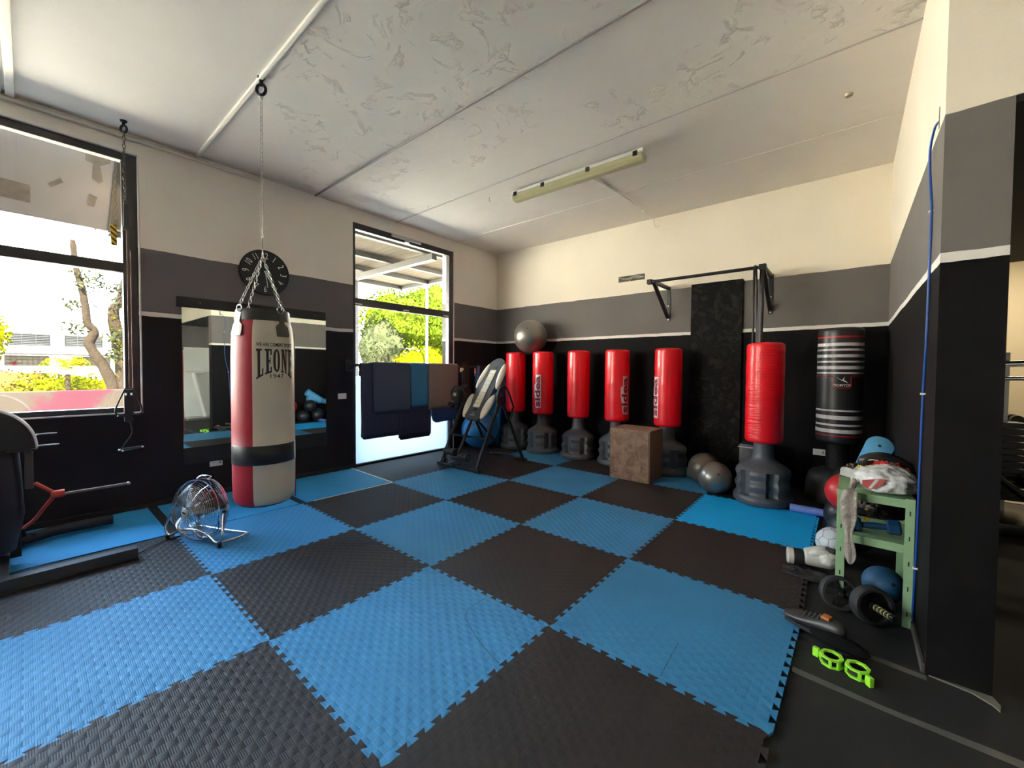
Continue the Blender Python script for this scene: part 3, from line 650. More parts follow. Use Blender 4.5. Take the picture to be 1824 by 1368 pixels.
bm = bmesh.new(); box(bm, -.008, .008, -.012, .022, 2.58, 2.80, .003); box(bm, -.012, .012, -.02, .03, 2.57, 2.60, .004); finish('anchor_strap', bm, m_bkr, t)
bm = bmesh.new(); box(bm, .002, .006, -.045, -.005, 2.42, 2.60, M=Matrix.Rotation(.02, 4, 'X')); finish('hazard_webbing', bm, m_yel, t)
bm = bmesh.new(); box(bm, -.004, .0, .006, .02, 1.16, 2.58); box(bm, -.004, .0, .028, .036, 1.16, 2.40); finish('webbing', bm, mat('orange_brown_webbing', (.16, .07, .04), .6), t)
for s, lb_ in ((-1, 0), (1, 1)):
    bm = bmesh.new(); tube(bm, smooth_path([(0, .02*s, 1.16), (.01, .045*s, 1.10), (.012, .085*s, .98), (.012, .075*s, .93), (0, .03*s, .935), (0, .01*s, 1.0), (0, .015*s, 1.12)], 5), .007, 8); hs = finish('handle_strap', bm, m_bkr, t, smooth=True)
    bm = bmesh.new(); tube(bm, [(.012, .085*s-.012*s, .925), (0, .02*s, .915)], .014, 10); finish('foam_grip', bm, m_bkr, hs, smooth=True)
    bm = bmesh.new(); box(bm, .006, .02, .018*s-.008, .018*s+.008, 1.095, 1.12, .003); finish('buckle', bm, m_chrome, t)
bm = bmesh.new(); box(bm, -.01, .01, -.03, .03, .86, 1.15, .006); finish('body_strap', bm, m_bkr, t)
t = thing('triangle_grip', 'triangular black handle with steel ends hanging by a cord under the left window', 'handle', (SX, SY, 0))
bm = bmesh.new(); tube(bm, smooth_path([(0, 0, .86), (0, .02, .80), (0, .015, .74), (0, -.03, .66), (0, -.05, .615)], 6), .004, 6); chain(bm, (0, .005, .88), (0, .015, .80), r=.002); finish('cord', bm, m_bkr, t, smooth=True)
bm = bmesh.new(); tube(bm, [(0, -.06, .612), (0, .085, .622)], .012, 10); finish('grip', bm, m_bkr, t, smooth=True)
bm = bmesh.new(); tube(bm, [(0, -.05, .62), (.02, -.04, .605), (.02, .08, .618), (0, .085, .625)], .004, 6)
for y, z in ((-.066, .612), (-.045, .602), (.088, .620)): ball(bm, (.012, y, z), .011, u=10, v=8)
finish('steel_frame', bm, m_chrome, t, smooth=True)
# ------------------------------------------------------------------ clock, mirror, sockets on the left wall
t = thing('wall_clock', 'round black wall clock with white numerals behind the bag chains', 'clock', (XL, 1.018, 2.447))
MW = Matrix(((0, 0, 1, 0), (1, 0, 0, 0), (0, 1, 0, 0), (0, 0, 0, 1)))   # local x->world y, y->z, z->x
bm = bmesh.new(); lathe(bm, [(0.002, .255), (.03, .258), (.036, .252), (.034, .243), (.028, .24)], 64, M=MW); finish('case', bm, m_bk, t, smooth=True)
bm = bmesh.new(); lathe(bm, [(.020, .241), (.027, .241)], 64, M=MW); dial = finish('dial', bm, mat('clock_dial', (.012, .012, .013), .5), t)
for h in range(1, 13):
    a = math.radians(90-30*h); tb = text_bm(str(h), .105, .001, .0)
    upr = 0
    rot = Matrix.Rotation(a-PI/2 if h in (12, 1, 11, 10, 2) else (a+PI/2 if h in (6, 5, 7) else (a-PI/2 if h in (3, 9, 4, 8) else 0)), 4, 'Z')
    rot = Matrix.Rotation(a-PI/2, 4, 'Z') if h not in (5, 6, 7, 4, 8) else Matrix.Rotation(a+PI/2, 4, 'Z')
    for v in tb.verts:
        c = V(v.co.x*0.62, v.co.y*.95, v.co.z); c = rot @ c; v.co = MW @ V(c.x+.19*math.cos(a), c.y+.19*math.sin(a), .0285+c.z)
    finish('numeral', tb, m_wp, dial)
bm = bmesh.new(); box(bm, -.006, .006, -.02, .13, .034, .036, M=MW @ Matrix.Rotation(math.radians(-150), 4, 'Z')); finish('hour_hand', bm, m_wp, t)
bm = bmesh.new(); box(bm, -.004, .004, -.02, .17, .038, .040, M=MW @ Matrix.Rotation(math.radians(-172), 4, 'Z')); finish('minute_hand', bm, m_wp, t)
t = thing('wall_mirror', 'tall frameless mirror on the left wall behind the hanging bag', 'mirror', (XL, 0.24, 0.51))
finish('mirror_sheet', B(.004, .012, .02, 1.48, 0.01, 1.465), m_mirror, t)
bm = bmesh.new(); box(bm, 0, .022, -.02, 1.475, 1.455, 1.56, .002); tb_ = finish('mounting_board', bm, m_bkm, t)
bm = bmesh.new(); box(bm, 0, .018, .02, 1.49, -.16, .012, .002); finish('mounting_board', bm, m_bkm, t)
for y, z in ((.17, 1.51), (.75, 1.51), (1.34, 1.51)):
    bm = bmesh.new(); lathe(bm, [(.017, .005), (.024, .004)], 10, M=Matrix.Translation((0, y, z)) @ MW); finish('screw', bm, m_steel, tb_)
def socket(loc, M, w, h, label, holes):
    t = thing('power_socket' if holes else 'light_switch', label, 'socket' if holes else 'switch', loc)
    bm = bmesh.new(); box(bm, -w/2, w/2, -h/2, h/2, 0, .010, .003, M=M); pl = finish('cover_plate', bm, m_wp, t)
    bm = bmesh.new()
    if holes:
        for dx in (-.018, 0, .018): lathe(bm, [(.0095, .004), (.0112, .004)], 10, M=M @ Matrix.Translation((dx-.008, 0, 0)))
        box(bm, .03, .042, -.016, .016, .009, .0115, M=M)
    else:
        box(bm, -.022, .022, -.016, .016, .009, .014, .002, M=M)
    finish('socket_insert' if holes else 'rocker', bm, mat('grey_plastic', (.2, .2, .2), .5) if holes else m_wp, t)
MB_ = Matrix(((1, 0, 0, 0), (0, 0, -1, 0), (0, 1, 0, 0), (0, 0, 0, 1)))
socket((XL, .535, .33), MW, .115, .075, 'white power socket low on the left wall below the mirror', True)
socket((XL, 1.938, .98), MW, .118, .075, 'small white switch plate between mirror and glazed door', False)
socket((1.95, YB, .44), MB_, .115, .07, 'white power socket low on the back wall beside the striped bag', True)
# door closer at the top of door frame
t = thing('door_closer', 'grey window actuator fixed on the door frame top rail', 'door closer', (XL, 2.95, 3.315))
bm = bmesh.new(); box(bm, -.0, .035, -.26, .26, -.02, .025, .008); finish('housing', bm, mat('pale_grey_plastic', (.5, .5, .47), .4), t)
bm = bmesh.new(); box(bm, .0, .05, -.03, .03, -.06, -.01, .006); finish('arm', bm, m_steel, t)
# ------------------------------------------------------------------ barre bar with hanging mats
BX, BZ = -2.85, 1.40
t = thing('wall_bar', 'black horizontal wall bar across the glazed door carrying foam mats', 'bar')
bm = bmesh.new(); tube(bm, [(BX, 2.0, BZ), (BX, 4.62, BZ)], .017, 12); finish('bar', bm, m_bk, t, smooth=True)
for y in (2.035, 4.15):
    bm = bmesh.new(); box(bm, XL, XL+.008, y-.05, y+.05, BZ-.09, BZ+.07, .002); tube(bm, [(XL, y, BZ-.05), (BX, y, BZ-.012)], .012, 8); tube(bm, [(XL, y, BZ+.0), (BX, y, BZ)], .012, 8)
    finish('wall_bracket', bm, m_bk, t, smooth=True)
def hung_mat(name, y0, y1, zf, zb_, r, col, label, tilt=0.0, thick=.009, notch=False, rc=.04):
    # sheet bent over the bar: profile s runs front-bottom -> over the top -> back-bottom
    bm = bmesh.new(); n = 10
    prof = []
    for k in range(15): prof.append((BX+r+.006*math.sin(k*.5)*(1-k/14), zf+(BZ-zf)*k/14))
    for k in range(1, n): a = PI*k/n; prof.append((BX+r*math.cos(a), BZ+r*math.sin(a)))
    for k in range(8): prof.append((BX-r, BZ+(zb_-BZ)*k/7))
    ny = 16; G = []
    for j in range(ny+1):
        f = j/ny; y = y0+(y1-y0)*f; row = []
        e = min(f, 1-f)*(y1-y0); cut = rc-math.sqrt(max(0, rc*rc-(rc-min(rc, e))**2)) if e < rc else 0
        for i, (x, z) in enumerate(prof):
            if i < 15: zz = max(z, 0); low = zf+cut+tilt*(f-.5); zz = low+(BZ-low)*(i/14); row.append(bm.verts.new((x+.004*math.sin(f*9+i*.3)*(1-i/14), y, zz)))
            else: row.append(bm.verts.new((x, y, z)))
        G.append(row)
    for j in range(ny):
        for i in range(len(prof)-1): bm.faces.new((G[j][i], G[j+1][i], G[j+1][i+1], G[j][i+1]))
    bmesh.ops.recalc_face_normals(bm, faces=bm.faces[:])
    o = finish('exercise_mat', bm, col, smooth=True); md = o.modifiers.new('s', 'SOLIDIFY'); md.thickness = thick; md.offset = 0
    return tag(o, label, 'exercise mat', 'exercise mats hung on the wall bar')
m_navy = mat('navy_foam', (.016, .026, .075), .6, bump=(200, .1, .001)); m_navy2 = mat('slate_navy_foam', (.036, .055, .115), .6, bump=(200, .1, .001)); m_bmat = mat('blue_foam_sheet', (.012, .15, .34), .55, bump=(200, .1, .001))
m_brown = mat('brown_foam_sheet', (.20, .165, .15), .65, bump=(200, .1, .001)); m_bmat2 = mat('deep_blue_foam_sheet', (.01, .075, .22), .55)
hung_mat('a', 2.085, 2.70, .395, 1.25, .024, m_navy, 'long dark navy mat at the left end of the wall bar')
hung_mat('b', 2.668, 3.25, .315, 1.25, .024, m_navy, 'longest dark navy mat in the middle of the bar, reaching lowest')
hung_mat('f', 3.255, 3.80, .515, 1.1, .024, m_bmat2, 'deep blue mat showing below the brown mat', tilt=.03, rc=.13)
hung_mat('c', 2.255, 2.868, .725, .95, .040, m_navy2, 'slate navy mat folded over in front of the left navy mat')
hung_mat('d', 2.872, 3.185, .79, .95, .040, m_bmat, 'narrow mid blue mat between the slate navy and brown mats', rc=.01)
hung_mat('e', 3.19, 3.80, .722, .95, .040, m_brown, 'brown mat hung at the right end of the bar', rc=.004)
def strap(y, w, z, col, label, name='hanging_strap', d=0.0):
    bm = bmesh.new(); P = [(BX+.022+d, z)]+[(BX+(.022+d)*math.cos(a), BZ+(.022+d)*math.sin(a)) for a in [PI*k/8 for k in range(9)]]+[(BX-.022-d, z+.06)]
    for i in range(len(P)-1):
        q = [bm.verts.new((P[i][0], y, P[i][1])), bm.verts.new((P[i][0], y+w, P[i][1])), bm.verts.new((P[i+1][0], y+w, P[i+1][1])), bm.verts.new((P[i+1][0], y, P[i+1][1]))]
        bm.faces.new(q)
    bmesh.ops.remove_doubles(bm, verts=bm.verts[:], dist=1e-4); o = finish(name, bm, col); md = o.modifiers.new('s', 'SOLIDIFY'); md.thickness = .004
    return tag(o, label, 'strap', 'straps hung on the wall bar')
strap(3.95, .13, .60, m_bkm, 'wide black strap hanging just right of the brown mat')
strap(4.27, .06, .55, mat('blue_webbing', (.06, .16, .33), .6), 'narrow blue strap hanging behind the inversion table backrest')
strap(4.36, .10, .60, m_bkm, 'black strap hanging right of the narrow blue strap')
t = thing('skipping_rope', 'thin cord with a silver clip hanging from the wall bar', 'cord', (BX+.026, 4.20, 0))
bm = bmesh.new(); tube(bm, smooth_path([(0, 0, 1.39), (.004, 0, 1.1), (0, .01, .8), (.01, .03, .62)], 6), .004, 6); finish('cord', bm, m_bkr, t, smooth=True)
bm = bmesh.new(); box(bm, -.005, .008, -.012, .012, 1.27, 1.37, .004); ball(bm, (0, 0, 1.24), .013, u=10, v=8); finish('clip', bm, m_chrome, t)
bm = bmesh.new(); prism(bm, [(0, 0), (.16, 0), (0, -.075)], 0, .002, M=frame_M((BX-.0, 3.88, 1.375), (0, 1, 0), (0, 0, 1))); tag(finish('paper_sheet', bm, m_wp), 'white paper corner sticking out right of the brown mat', 'paper')
# ------------------------------------------------------------------ inversion table
t = thing('inversion_table', 'black framed inversion table with cream and black padded backrest', 'inversion table', (-1.87, 3.4, 0))
def L(x, y, z): return V(x+1.87, y-3.4, z)
for s, x in ((-1, -2.22), (1, -1.52)):
    bm = bmesh.new(); tube(bm, [L(x, 2.95, .02), L(x, 3.40, .93)], .025, 10); finish('front_leg', bm, m_bk, t, smooth=True)
    bm = bmesh.new(); tube(bm, [L(x, 3.93, .02), L(x, 3.44, .93)], .023, 10); finish('rear_leg', bm, m_bk, t, smooth=True)
    bm = bmesh.new(); tube(bm, smooth_path([L(x+.03*s, 3.36, .86), L(x+.04*s, 3.32, .96), L(x+.04*s, 3.36, 1.07), L(x+.04*s, 3.45, 1.11)], 6), .029, 10); finish('foam_grip', bm, m_bkr, t, smooth=True)
    bm = bmesh.new(); tube(bm, smooth_path([L(x+.04*s, 3.44, 1.11), L(x+.04*s, 3.50, 1.09), L(x+.04*s, 3.64, .84), L(x+.04*s, 3.62, .78), L(x+.04*s, 3.60, .64)], 6), .012, 8); finish('handle_bar', bm, m_bk, t, smooth=True)
    bm = bmesh.new(); box(bm, x+1.87-.012, x+1.87+.012, -.05, .08, .86, .99, .01); lathe(bm, [(-.03, .02), (.03, .02)], 14, M=Matrix.Translation((x+1.87, .02, .93)) @ Matrix.Rotation(PI/2, 4, 'Y')); finish('pivot_plate', bm, m_bk, t)
bm = bmesh.new(); tube(bm, [L(-2.28, 2.95, .03), L(-1.46, 2.95, .03)], .026, 10); finish('base_bar', bm, m_bk, t, smooth=True)
bm = bmesh.new(); tube(bm, smooth_path([L(-2.28, 3.93, .03), L(-2.1, 3.93, .03), L(-2.0, 3.99, .03), L(-1.74, 3.99, .03), L(-1.64, 3.93, .03), L(-1.46, 3.93, .03)], 5), .019, 10); finish('base_bar', bm, m_bk, t, smooth=True)
bm = bmesh.new(); tube(bm, [L(-2.22, 3.14, .42), L(-1.52, 3.14, .42)], .016, 10); finish('cross_bar', bm, m_bk, t, smooth=True)
bm = bmesh.new(); tube(bm, [L(-1.87, 3.22, .68), L(-1.89, 2.98, .20)], .021, 10); finish('ankle_shaft', bm, m_bk, t, smooth=True)
bm = bmesh.new(); tube(bm, [L(-1.87, 3.25, .70), L(-1.80, 3.62, .30)], .016, 10); finish('rear_strut', bm, m_bk, t, smooth=True)
bm = bmesh.new()
for (x0, x1, y, z, r) in ((-2.16, -1.96, 2.98, .21, .05), (-1.86, -1.70, 2.98, .17, .05), (-2.06, -1.80, 3.04, .13, .045)): tube(bm, [L(x0, y, z), L(x1, y, z)], r, 16)
rol = finish('ankle_roller', bm, m_bkr, t, smooth=True)
bm = bmesh.new()
for x, y, z in ((-1.69, 2.98, .17), (-1.78, 2.96, .20), (-2.12, 2.93, .09)): lathe(bm, [(-.012, .03), (.012, .032), (.02, .015)], 16, M=Matrix.Translation(L(x, y, z)) @ Matrix.Rotation(PI/2, 4, 'Y'))
finish('roller_cap', bm, m_dsteel, rol, smooth=True)
bm = bmesh.new(); tube(bm, [L(-2.12, 2.96, .10), L(-2.10, 3.02, .60)], .007, 8); ball(bm, L(-2.10, 3.02, .61), .016, u=10, v=8); tube(bm, smooth_path([L(-2.1, 2.96, .1), L(-2.0, 2.90, .06), L(-1.88, 2.94, .12)], 5), .01, 8); finish('locking_lever', bm, m_dsteel, t, smooth=True)
bm = bmesh.new(); box(bm, -.24, -.05, -.52, -.36, .035, .05, .004); finish('foot_plate', bm, m_bk, t)
MBk = frame_M(L(-1.87, 3.20, .65), (1, 0, 0), (0, .573, .82))
def rr_out(w0, w1, h, rb, rt_):
    P = []
    for k in range(9): a = -PI/2*(1-k/8) if False else PI*1.5+PI/2*k/8; P.append((w0-rb+rb*math.cos(a), rb+rb*math.sin(a)))
    for k in range(13): a = PI/2*k/12; P.append((w1*math.cos(a), h-rt_+rt_*math.sin(a)))
    return P+[(-x, y) for x, y in P[::-1]]
P = rr_out(.15, .17, 1.05, .05, .20)
bm = bmesh.new(); prism(bm, P, -.03, .02, M=MBk); bmesh.ops.bevel(bm, geom=[e for e in bm.edges if abs((MBk.inverted() @ e.verts[0].co).z-(MBk.inverted() @ e.verts[1].co).z) < 1e-4], offset=.018, segments=3, affect='EDGES', profile=.5)
m_lea = mat('black_leatherette', (.045, .048, .058), .4, bump=(120, .15, .002)); m_creamp = mat('cream_padding', (.62, .56, .44), .5, bump=(80, .15, .002))
pad = finish('backrest', bm, m_lea, t, smooth=True)
for sx in (-1, 1):
    for vc, hl, wd in ((.74, .23, .055), (.22, .20, .066)):
        bm = bmesh.new(); Ms = MBk @ Matrix.Translation((sx*(.175 if vc > .5 else .19), vc, 0)) @ Matrix.Rotation(sx*(.12 if vc > .5 else -.12), 4, 'Z')
        vs = ball(bm, (0, 0, 0), 1, sc=(wd, hl, .04), u=24, v=16, M=Ms.to_3x3().to_4x4())
        for q in bm.verts: q.co += Ms.translation
        finish('side_pad', bm, m_creamp, pad, smooth=True)
bm = bmesh.new()
for k in range(10): box(bm, -.062+.0005*k, .062-.0005*k, .19+.064*k, .19+.064*k+.060, .018, .030, .004, M=MBk)
finish('ribbed_insert', bm, m_creamp, pad)
for v0, hw in ((.155, .038), (.87, .055)):
    bm = bmesh.new(); ball(bm, (0, 0, 0), 1, sc=(hw, .022, .004), u=20, v=8, M=MBk.to_3x3().to_4x4())
    for q in bm.verts: q.co += MBk @ V(0, v0, .021)
    finish('hand_slot', bm, m_bkm, pad, smooth=True)
bm = bmesh.new(); box(bm, -.055, .045, .062, .068, .02, .0215, M=MBk); prism(bm, [(-.012, .085), (.0, .1), (.012, .108), (.004, .09)], .02, .0215, M=MBk); finish('emblem', bm, m_logo_w, pad)
# black helmet-like gear hung behind the left handle
t = thing('waist_belt', 'black padded belt with grey patch hanging from the left inversion table handle', 'belt', (-2.30, 3.30, .9))
bm = bmesh.new(); tube(bm, smooth_path([(-.08, 0, .0), (-.10, 0, .12), (-.03, .03, .20), (.08, .05, .16), (.16, .08, .02), (.20, .10, -.06)], 6), .012, 8); finish('strap', bm, m_bkr, t, smooth=True)
bm = bmesh.new(); ball(bm, (-.0, 0, .03), 1, sc=(.085, .05, .12), u=20, v=14); finish('padding', bm, m_bkm, t, smooth=True)
bm = bmesh.new(); box(bm, -.0, .06, -.056, -.046, .06, .105, .003); box(bm, -.06, .01, -.056, -.046, -.03, -.018, .002); finish('patch', bm, mat('grey_patch', (.35, .33, .33), .6), t)
bm = bmesh.new(); tube(bm, [(-.12, -.02, -.06), (-.04, -.02, -.10)], .035, 10); finish('buckle', bm, m_bkr, t, smooth=True)
# ------------------------------------------------------------------ balls
def gym_ball(name, x, y, r, m_, label, z=None, cat='exercise ball', ribs=0, rot=None, group=None):
    t = thing(name, label, cat, (x, y, r if z is None else z), group=group); bm = bmesh.new(); ball(bm, (0, 0, 0), r, u=64, v=40)
    if ribs:
        for v in bm.verts:
            k = math.sin(math.atan2(v.co.z, math.hypot(v.co.x, v.co.y))*ribs); v.co *= 1+0.004*k
        if rot: bmesh.ops.rotate(bm, verts=bm.verts[:], cent=(0, 0, 0), matrix=Matrix.Rotation(rot, 3, 'X') @ Matrix.Rotation(.5, 3, 'Y'))
    o = finish('shell', bm, m_, t, smooth=True)
    bm = bmesh.new(); lathe(bm, [(r-.004, .012), (r+.001, .010), (r+.0015, .004)], 12, M=Matrix.Rotation(1.1, 4, 'X') @ Matrix.Rotation(.4, 4, 'Y')); finish('valve_plug', bm, m_bkr, t)
    return t
m_sil = mat('silver_vinyl', (.25, .23, .21), .33, metal=.65, coat=.15, var=.05); m_sil2 = mat('brown_grey_vinyl', (.13, .11, .09), .4, metal=.3)
m_bball = mat('blue_vinyl', (.012, .17, .42), .35, coat=.1)
gym_ball('exercise_ball', -2.0, 4.71, .283, m_sil, 'large silver exercise ball resting on top of two red standing bags', z=1.915, ribs=44, rot=.6)
gym_ball('exercise_ball', 1.07, 4.10, .175, m_sil, 'small silver ball on the floor left of the large red bag', ribs=40, rot=.6)
gym_ball('exercise_ball', .88, 4.42, .185, m_sil2, 'dull brown grey ball on the floor behind the small silver ball')
gym_ball('exercise_ball', -2.73, 4.23, .31, m_bball, 'blue exercise ball on the floor behind the inversion table')
# leaning blue mats in the corner
def lean_mat(x0, x1, y, z1, col, label, th=.05, lean=.12, logo=False):
    t = thing('gym_mat', label, 'gym mat', (x0, y, 0)); bm = bmesh.new(); M = Matrix.Rotation(-lean, 4, 'X')
    box(bm, 0, x1-x0, 0, th, 0, z1, .012, M=M); o = finish('mat_body', bm, col, t, smooth=True)
    if logo:
        bm = bmesh.new(); tube(bm, [(x1-x0-.08+.045*math.cos(a), -.003, .52+.03*math.sin(a)) for a in [PI*k/10-.3 for k in range(14)]], .007, 6)
        for v in bm.verts: v.co = M @ v.co
        finish('emblem', bm, m_logo_w, o)
m_bm1 = mat('bright_blue_vinyl', (.015, .16, .42), .45); m_bm2 = mat('deep_blue_vinyl', (.008, .05, .16), .5)
lean_mat(-3.02, -2.62, 4.56, .93, m_bm1, 'bright blue folded mat with small white emblem standing in the corner', logo=True)
lean_mat(-2.98, -2.60, 4.70, 1.30, m_bm2, 'taller deep blue mat standing in the corner behind the brighter one')
# ------------------------------------------------------------------ wooden box
def wood_mat():
    m = mat('worn_chipboard', (.27, .17, .105), .7); n, l = m.node_tree.nodes, m.node_tree.links; t_ = n.new('ShaderNodeTexCoord'); p = n['Principled BSDF']
    a = n.new('ShaderNodeTexNoise'); a.inputs['Scale'].default_value = 9; a.inputs['Detail'].default_value = 10; a.inputs['Roughness'].default_value = .75; a.inputs['Distortion'].default_value = .8; l.new(t_.outputs['Object'], a.inputs[0])
    r = n.new('ShaderNodeValToRGB'); e = r.color_ramp.elements; e[0].position = .30; e[0].color = (.085, .040, .026, 1); e[1].position = .68; e[1].color = (.36, .215, .135, 1); x = e.new(.45); x.color = (.215, .118, .072, 1)
    l.new(a.outputs['Fac'], r.inputs[0]); l.new(r.outputs[0], p.inputs['Base Color']); b = n.new('ShaderNodeBump'); b.inputs['Strength'].default_value = .3; b.inputs['Distance'].default_value = .004; l.new(a.outputs['Fac'], b.inputs['Height']); l.new(b.outputs[0], p.inputs['Normal']); return m
m_wood = wood_mat()
t = thing('plyometric_box', 'worn brown wooden jump box in front of the red bags', 'box', (.19, 4.16, 0), 0.0)
W_, D_, H_ = .47, .42, .615
bm = bmesh.new(); box(bm, -.30, .18, -.21, -.192, 0, H_-.001, .003); finish('side_panel', bm, m_wood, t)
bm = bmesh.new(); box(bm, -.30, .18, .19, .208, 0, H_-.001, .003); finish('side_panel', bm, m_wood, t)
bm = bmesh.new(); box(bm, .181, .199, -.208, .206, 0.001, H_-.001, .003); finish('end_panel', bm, mat('dark_chipboard', (.14, .085, .055), .75, var=.5, vscale=25), t)  # right end panel in a darker, mottled chipboard
bm = bmesh.new(); box(bm, -.318, -.301, -.208, .206, 0.001, H_-.001, .003); finish('end_panel', bm, m_wood, t)
bm = bmesh.new(); box(bm, -.316, .198, -.209, .207, H_, H_+.016, .003); finish('top_panel', bm, m_wood, t)
bm = bmesh.new(); tube(bm, [(-.235+.028*math.cos(a), -.2105, .10+.024*math.sin(a)) for a in [PI*2*k/16+.4 for k in range(15)]], .003, 5); finish('marking', bm, m_bkm, t)
# ------------------------------------------------------------------ pull-up bar, bands, board, hole
t = thing('pull_up_bar', 'black wall mounted pull-up bar on two brackets on the back wall', 'pull-up bar', (0, YB, 0))
for x in (.215, 1.44):
    bm = bmesh.new(); box(bm, x-.025, x+.025, -.008, 0, 2.05, 2.53, .002); box(bm, x-.02, x+.02, -.60, -.008, 2.485, 2.525, .003)
    Md = Matrix.Translation((x, -.034, 2.10)) @ Matrix.Rotation(math.atan2(.53, .40), 4, 'X'); box(bm, -.02, .02, -.02, .02, 0, math.hypot(.53, .40), .003, M=Md)
    br = finish('bracket', bm, m_bk, t)
    bm = bmesh.new()
    for z in (2.07, 2.26, 2.51): lathe(bm, [(.006, .012), (.014, .010)], 8, M=Matrix.Translation((x, 0, z)) @ MB_)
    finish('bolt', bm, m_steel, br)
bm = bmesh.new(); tube(bm, [(.17, -.58, 2.505), (1.47, -.58, 2.505)], .019, 14); finish('bar', bm, m_bk, t, smooth=True)
for x0, x1 in ((.14, .20), (1.40, 1.47)):
    bm = bmesh.new(); box(bm, x0, x1, -.615, -.545, 2.475, 2.535, .006); finish('end_sleeve', bm, m_bk, t)
m_band = mat('black_elastic', (.03, .026, .026), .5)
def band(x, w, zl, label, dx=0.03, yb=4.42):
    bm = bmesh.new(); r = .024
    P = [V(x-dx*.2, yb-r, 2.505)]+[V(x, yb+r*math.cos(a), 2.505+r*math.sin(a)) for a in [PI-PI*k/8 for k in range(9)]]+[V(x+dx*.2, yb+r, 2.5)]
    P = P+[V(x+dx, yb+.02, 2.1), V(x+dx*1.2, yb+.03, zl+.03), V(x+dx*.6, yb, zl), V(x, yb-.03, zl+.03), V(x-dx*.3, yb-.02, 2.1)]
    Q = smooth_path(P, 3); rows = [(bm.verts.new(p), bm.verts.new(p+V(w, 0, 0))) for p in Q]
    for a, b_ in zip(rows, rows[1:]+rows[:1]): bm.faces.new((a[0], b_[0], b_[1], a[1]))
    o = finish('resistance_band', bm, m_band, smooth=True); md = o.modifiers.new('s', 'SOLIDIFY'); md.thickness = .005
    return tag(o, label, 'resistance band', 'elastic bands on the pull-up bar')
band(1.352, .022, 1.50, 'thin black elastic band looped over the pull-up bar, left of the thicker one', .02)
band(1.41, .042, 1.46, 'wide black elastic band hanging at the right end of the pull-up bar', -.02)
m_board = mat('scuffed_black_board', (.012, .0115, .0115), .75, spec=.15)
def board():
    n, l = m_board.node_tree.nodes, m_board.node_tree.links; p = n['Principled BSDF']; g = n.new('ShaderNodeTexCoord'); q = n.new('ShaderNodeTexNoise'); q.inputs['Scale'].default_value = 7; q.inputs['Detail'].default_value = 9; q.inputs['Roughness'].default_value = .7; q.inputs['Distortion'].default_value = 1.5
    l.new(g.outputs['Object'], q.inputs[0]); r = n.new('ShaderNodeValToRGB'); e = r.color_ramp.elements; e[0].position = .48; e[0].color = (.006, .0055, .0055, 1); e[1].position = .85; e[1].color = (.05, .043, .036, 1); l.new(q.outputs['Fac'], r.inputs[0]); l.new(r.outputs[0], p.inputs['Base Color'])
board()
bm = bmesh.new(); box(bm, .527, 1.143, 4.965, YB, FZ, 2.515, .004); tag(finish('wall_board', bm, m_board), 'tall scuffed black board fixed on the back wall under the pull-up bar', 'board')
t = thing('wall_box', 'small open electrical recess with wires high on the back wall', 'junction box', (-.34, YB, 2.727))
bm = bmesh.new(); box(bm, -.205, .205, -.003, 0, -.042, .042, .001); finish('recess', bm, mat('brown_recess', (.10, .085, .065), .8, var=.6, vscale=30), t)  # flat mottled brown plate in place of the open cavity
bm = bmesh.new()
for k in range(4): tube(bm, smooth_path([(-.19+.05*k, -.006, .02-.02*k), (-.06+.03*k, -.012, .0), (.05+.02*k, -.008, .03-.015*k), (.19, -.006, .0)], 5), .004, 5)
finish('wires', bm, mat('pale_wire', (.55, .5, .42), .6), t)
# small platform behind the near bag
t = thing('kick_pad', 'grey black padded block on the floor behind the large red bag', 'pad', (1.36, 4.66, 0))
bm = bmesh.new(); box(bm, -.14, .14, -.14, .14, 0, .52, .03); finish('block', bm, mat('dark_grey_vinyl', (.035, .035, .042), .45), t, smooth=True)
bm = bmesh.new(); tube(bm, [(-.145, -.145, .48), (.145, -.145, .48)], .006, 6); finish('piping', bm, m_silver, t)
# ------------------------------------------------------------------ foam rollers and medicine balls
def roller(x, y, z, r, h, M, col, label, gr=None):
    t = thing('foam_roller', label, 'foam roller', (x, y, z), group=gr); bm = bmesh.new()
    lathe(bm, [(0, r*.92), (.004, r), (h-.004, r), (h, r*.92)], 40, M=M); o = finish('roller_body', bm, col, t, smooth=True)
    bm = bmesh.new(); lathe(bm, [(h, .012), (h+.0015, .010)], 12, M=M); finish('core_plug', bm, m_dsteel, t)
m_lb = mat('light_blue_foam', (.10, .36, .62), .6, bump=(90, .15, .002)); m_pb = mat('pale_blue_foam', (.14, .27, .36), .6); m_vb = mat('periwinkle_foam', (.13, .20, .52), .6)
roller(.62, 4.60, .062, .062, .15, Matrix.Rotation(PI/2, 4, 'Y') @ Matrix.Rotation(-.35, 4, 'X') @ Matrix.Translation((0, 0, 0)), m_pb, 'short pale blue foam roller lying left of the silver balls')
roller(1.78, 3.98, .035, .035, .60, Matrix.Rotation(PI/2, 4, 'Y') @ Matrix.Rotation(-.0, 4, 'X'), m_vb, 'thin violet blue foam tube on the floor right of the large red bag')
roller(2.35, 4.12, .50, .092, .42, Vector((.12, -.70, .50)).to_track_quat('Z', 'Y').to_matrix().to_4x4(), m_lb, 'thick light blue foam roller leaning against the right wall, its end showing')
roller(2.36, 4.52, .42, .07, .75, Vector((.02, -1, .22)).to_track_quat('Z', 'Y').to_matrix().to_4x4(), m_lb, 'long light blue foam roller lying on the medicine balls by the right wall')
m_medb = mat('black_medicine_rubber', (.014, .014, .016), .38); m_medr = mat('red_rubber', (.45, .015, .02), .4); m_medt = mat('dark_teal_rubber', (.012, .03, .035), .45)
GM = 'medicine balls by the right wall'
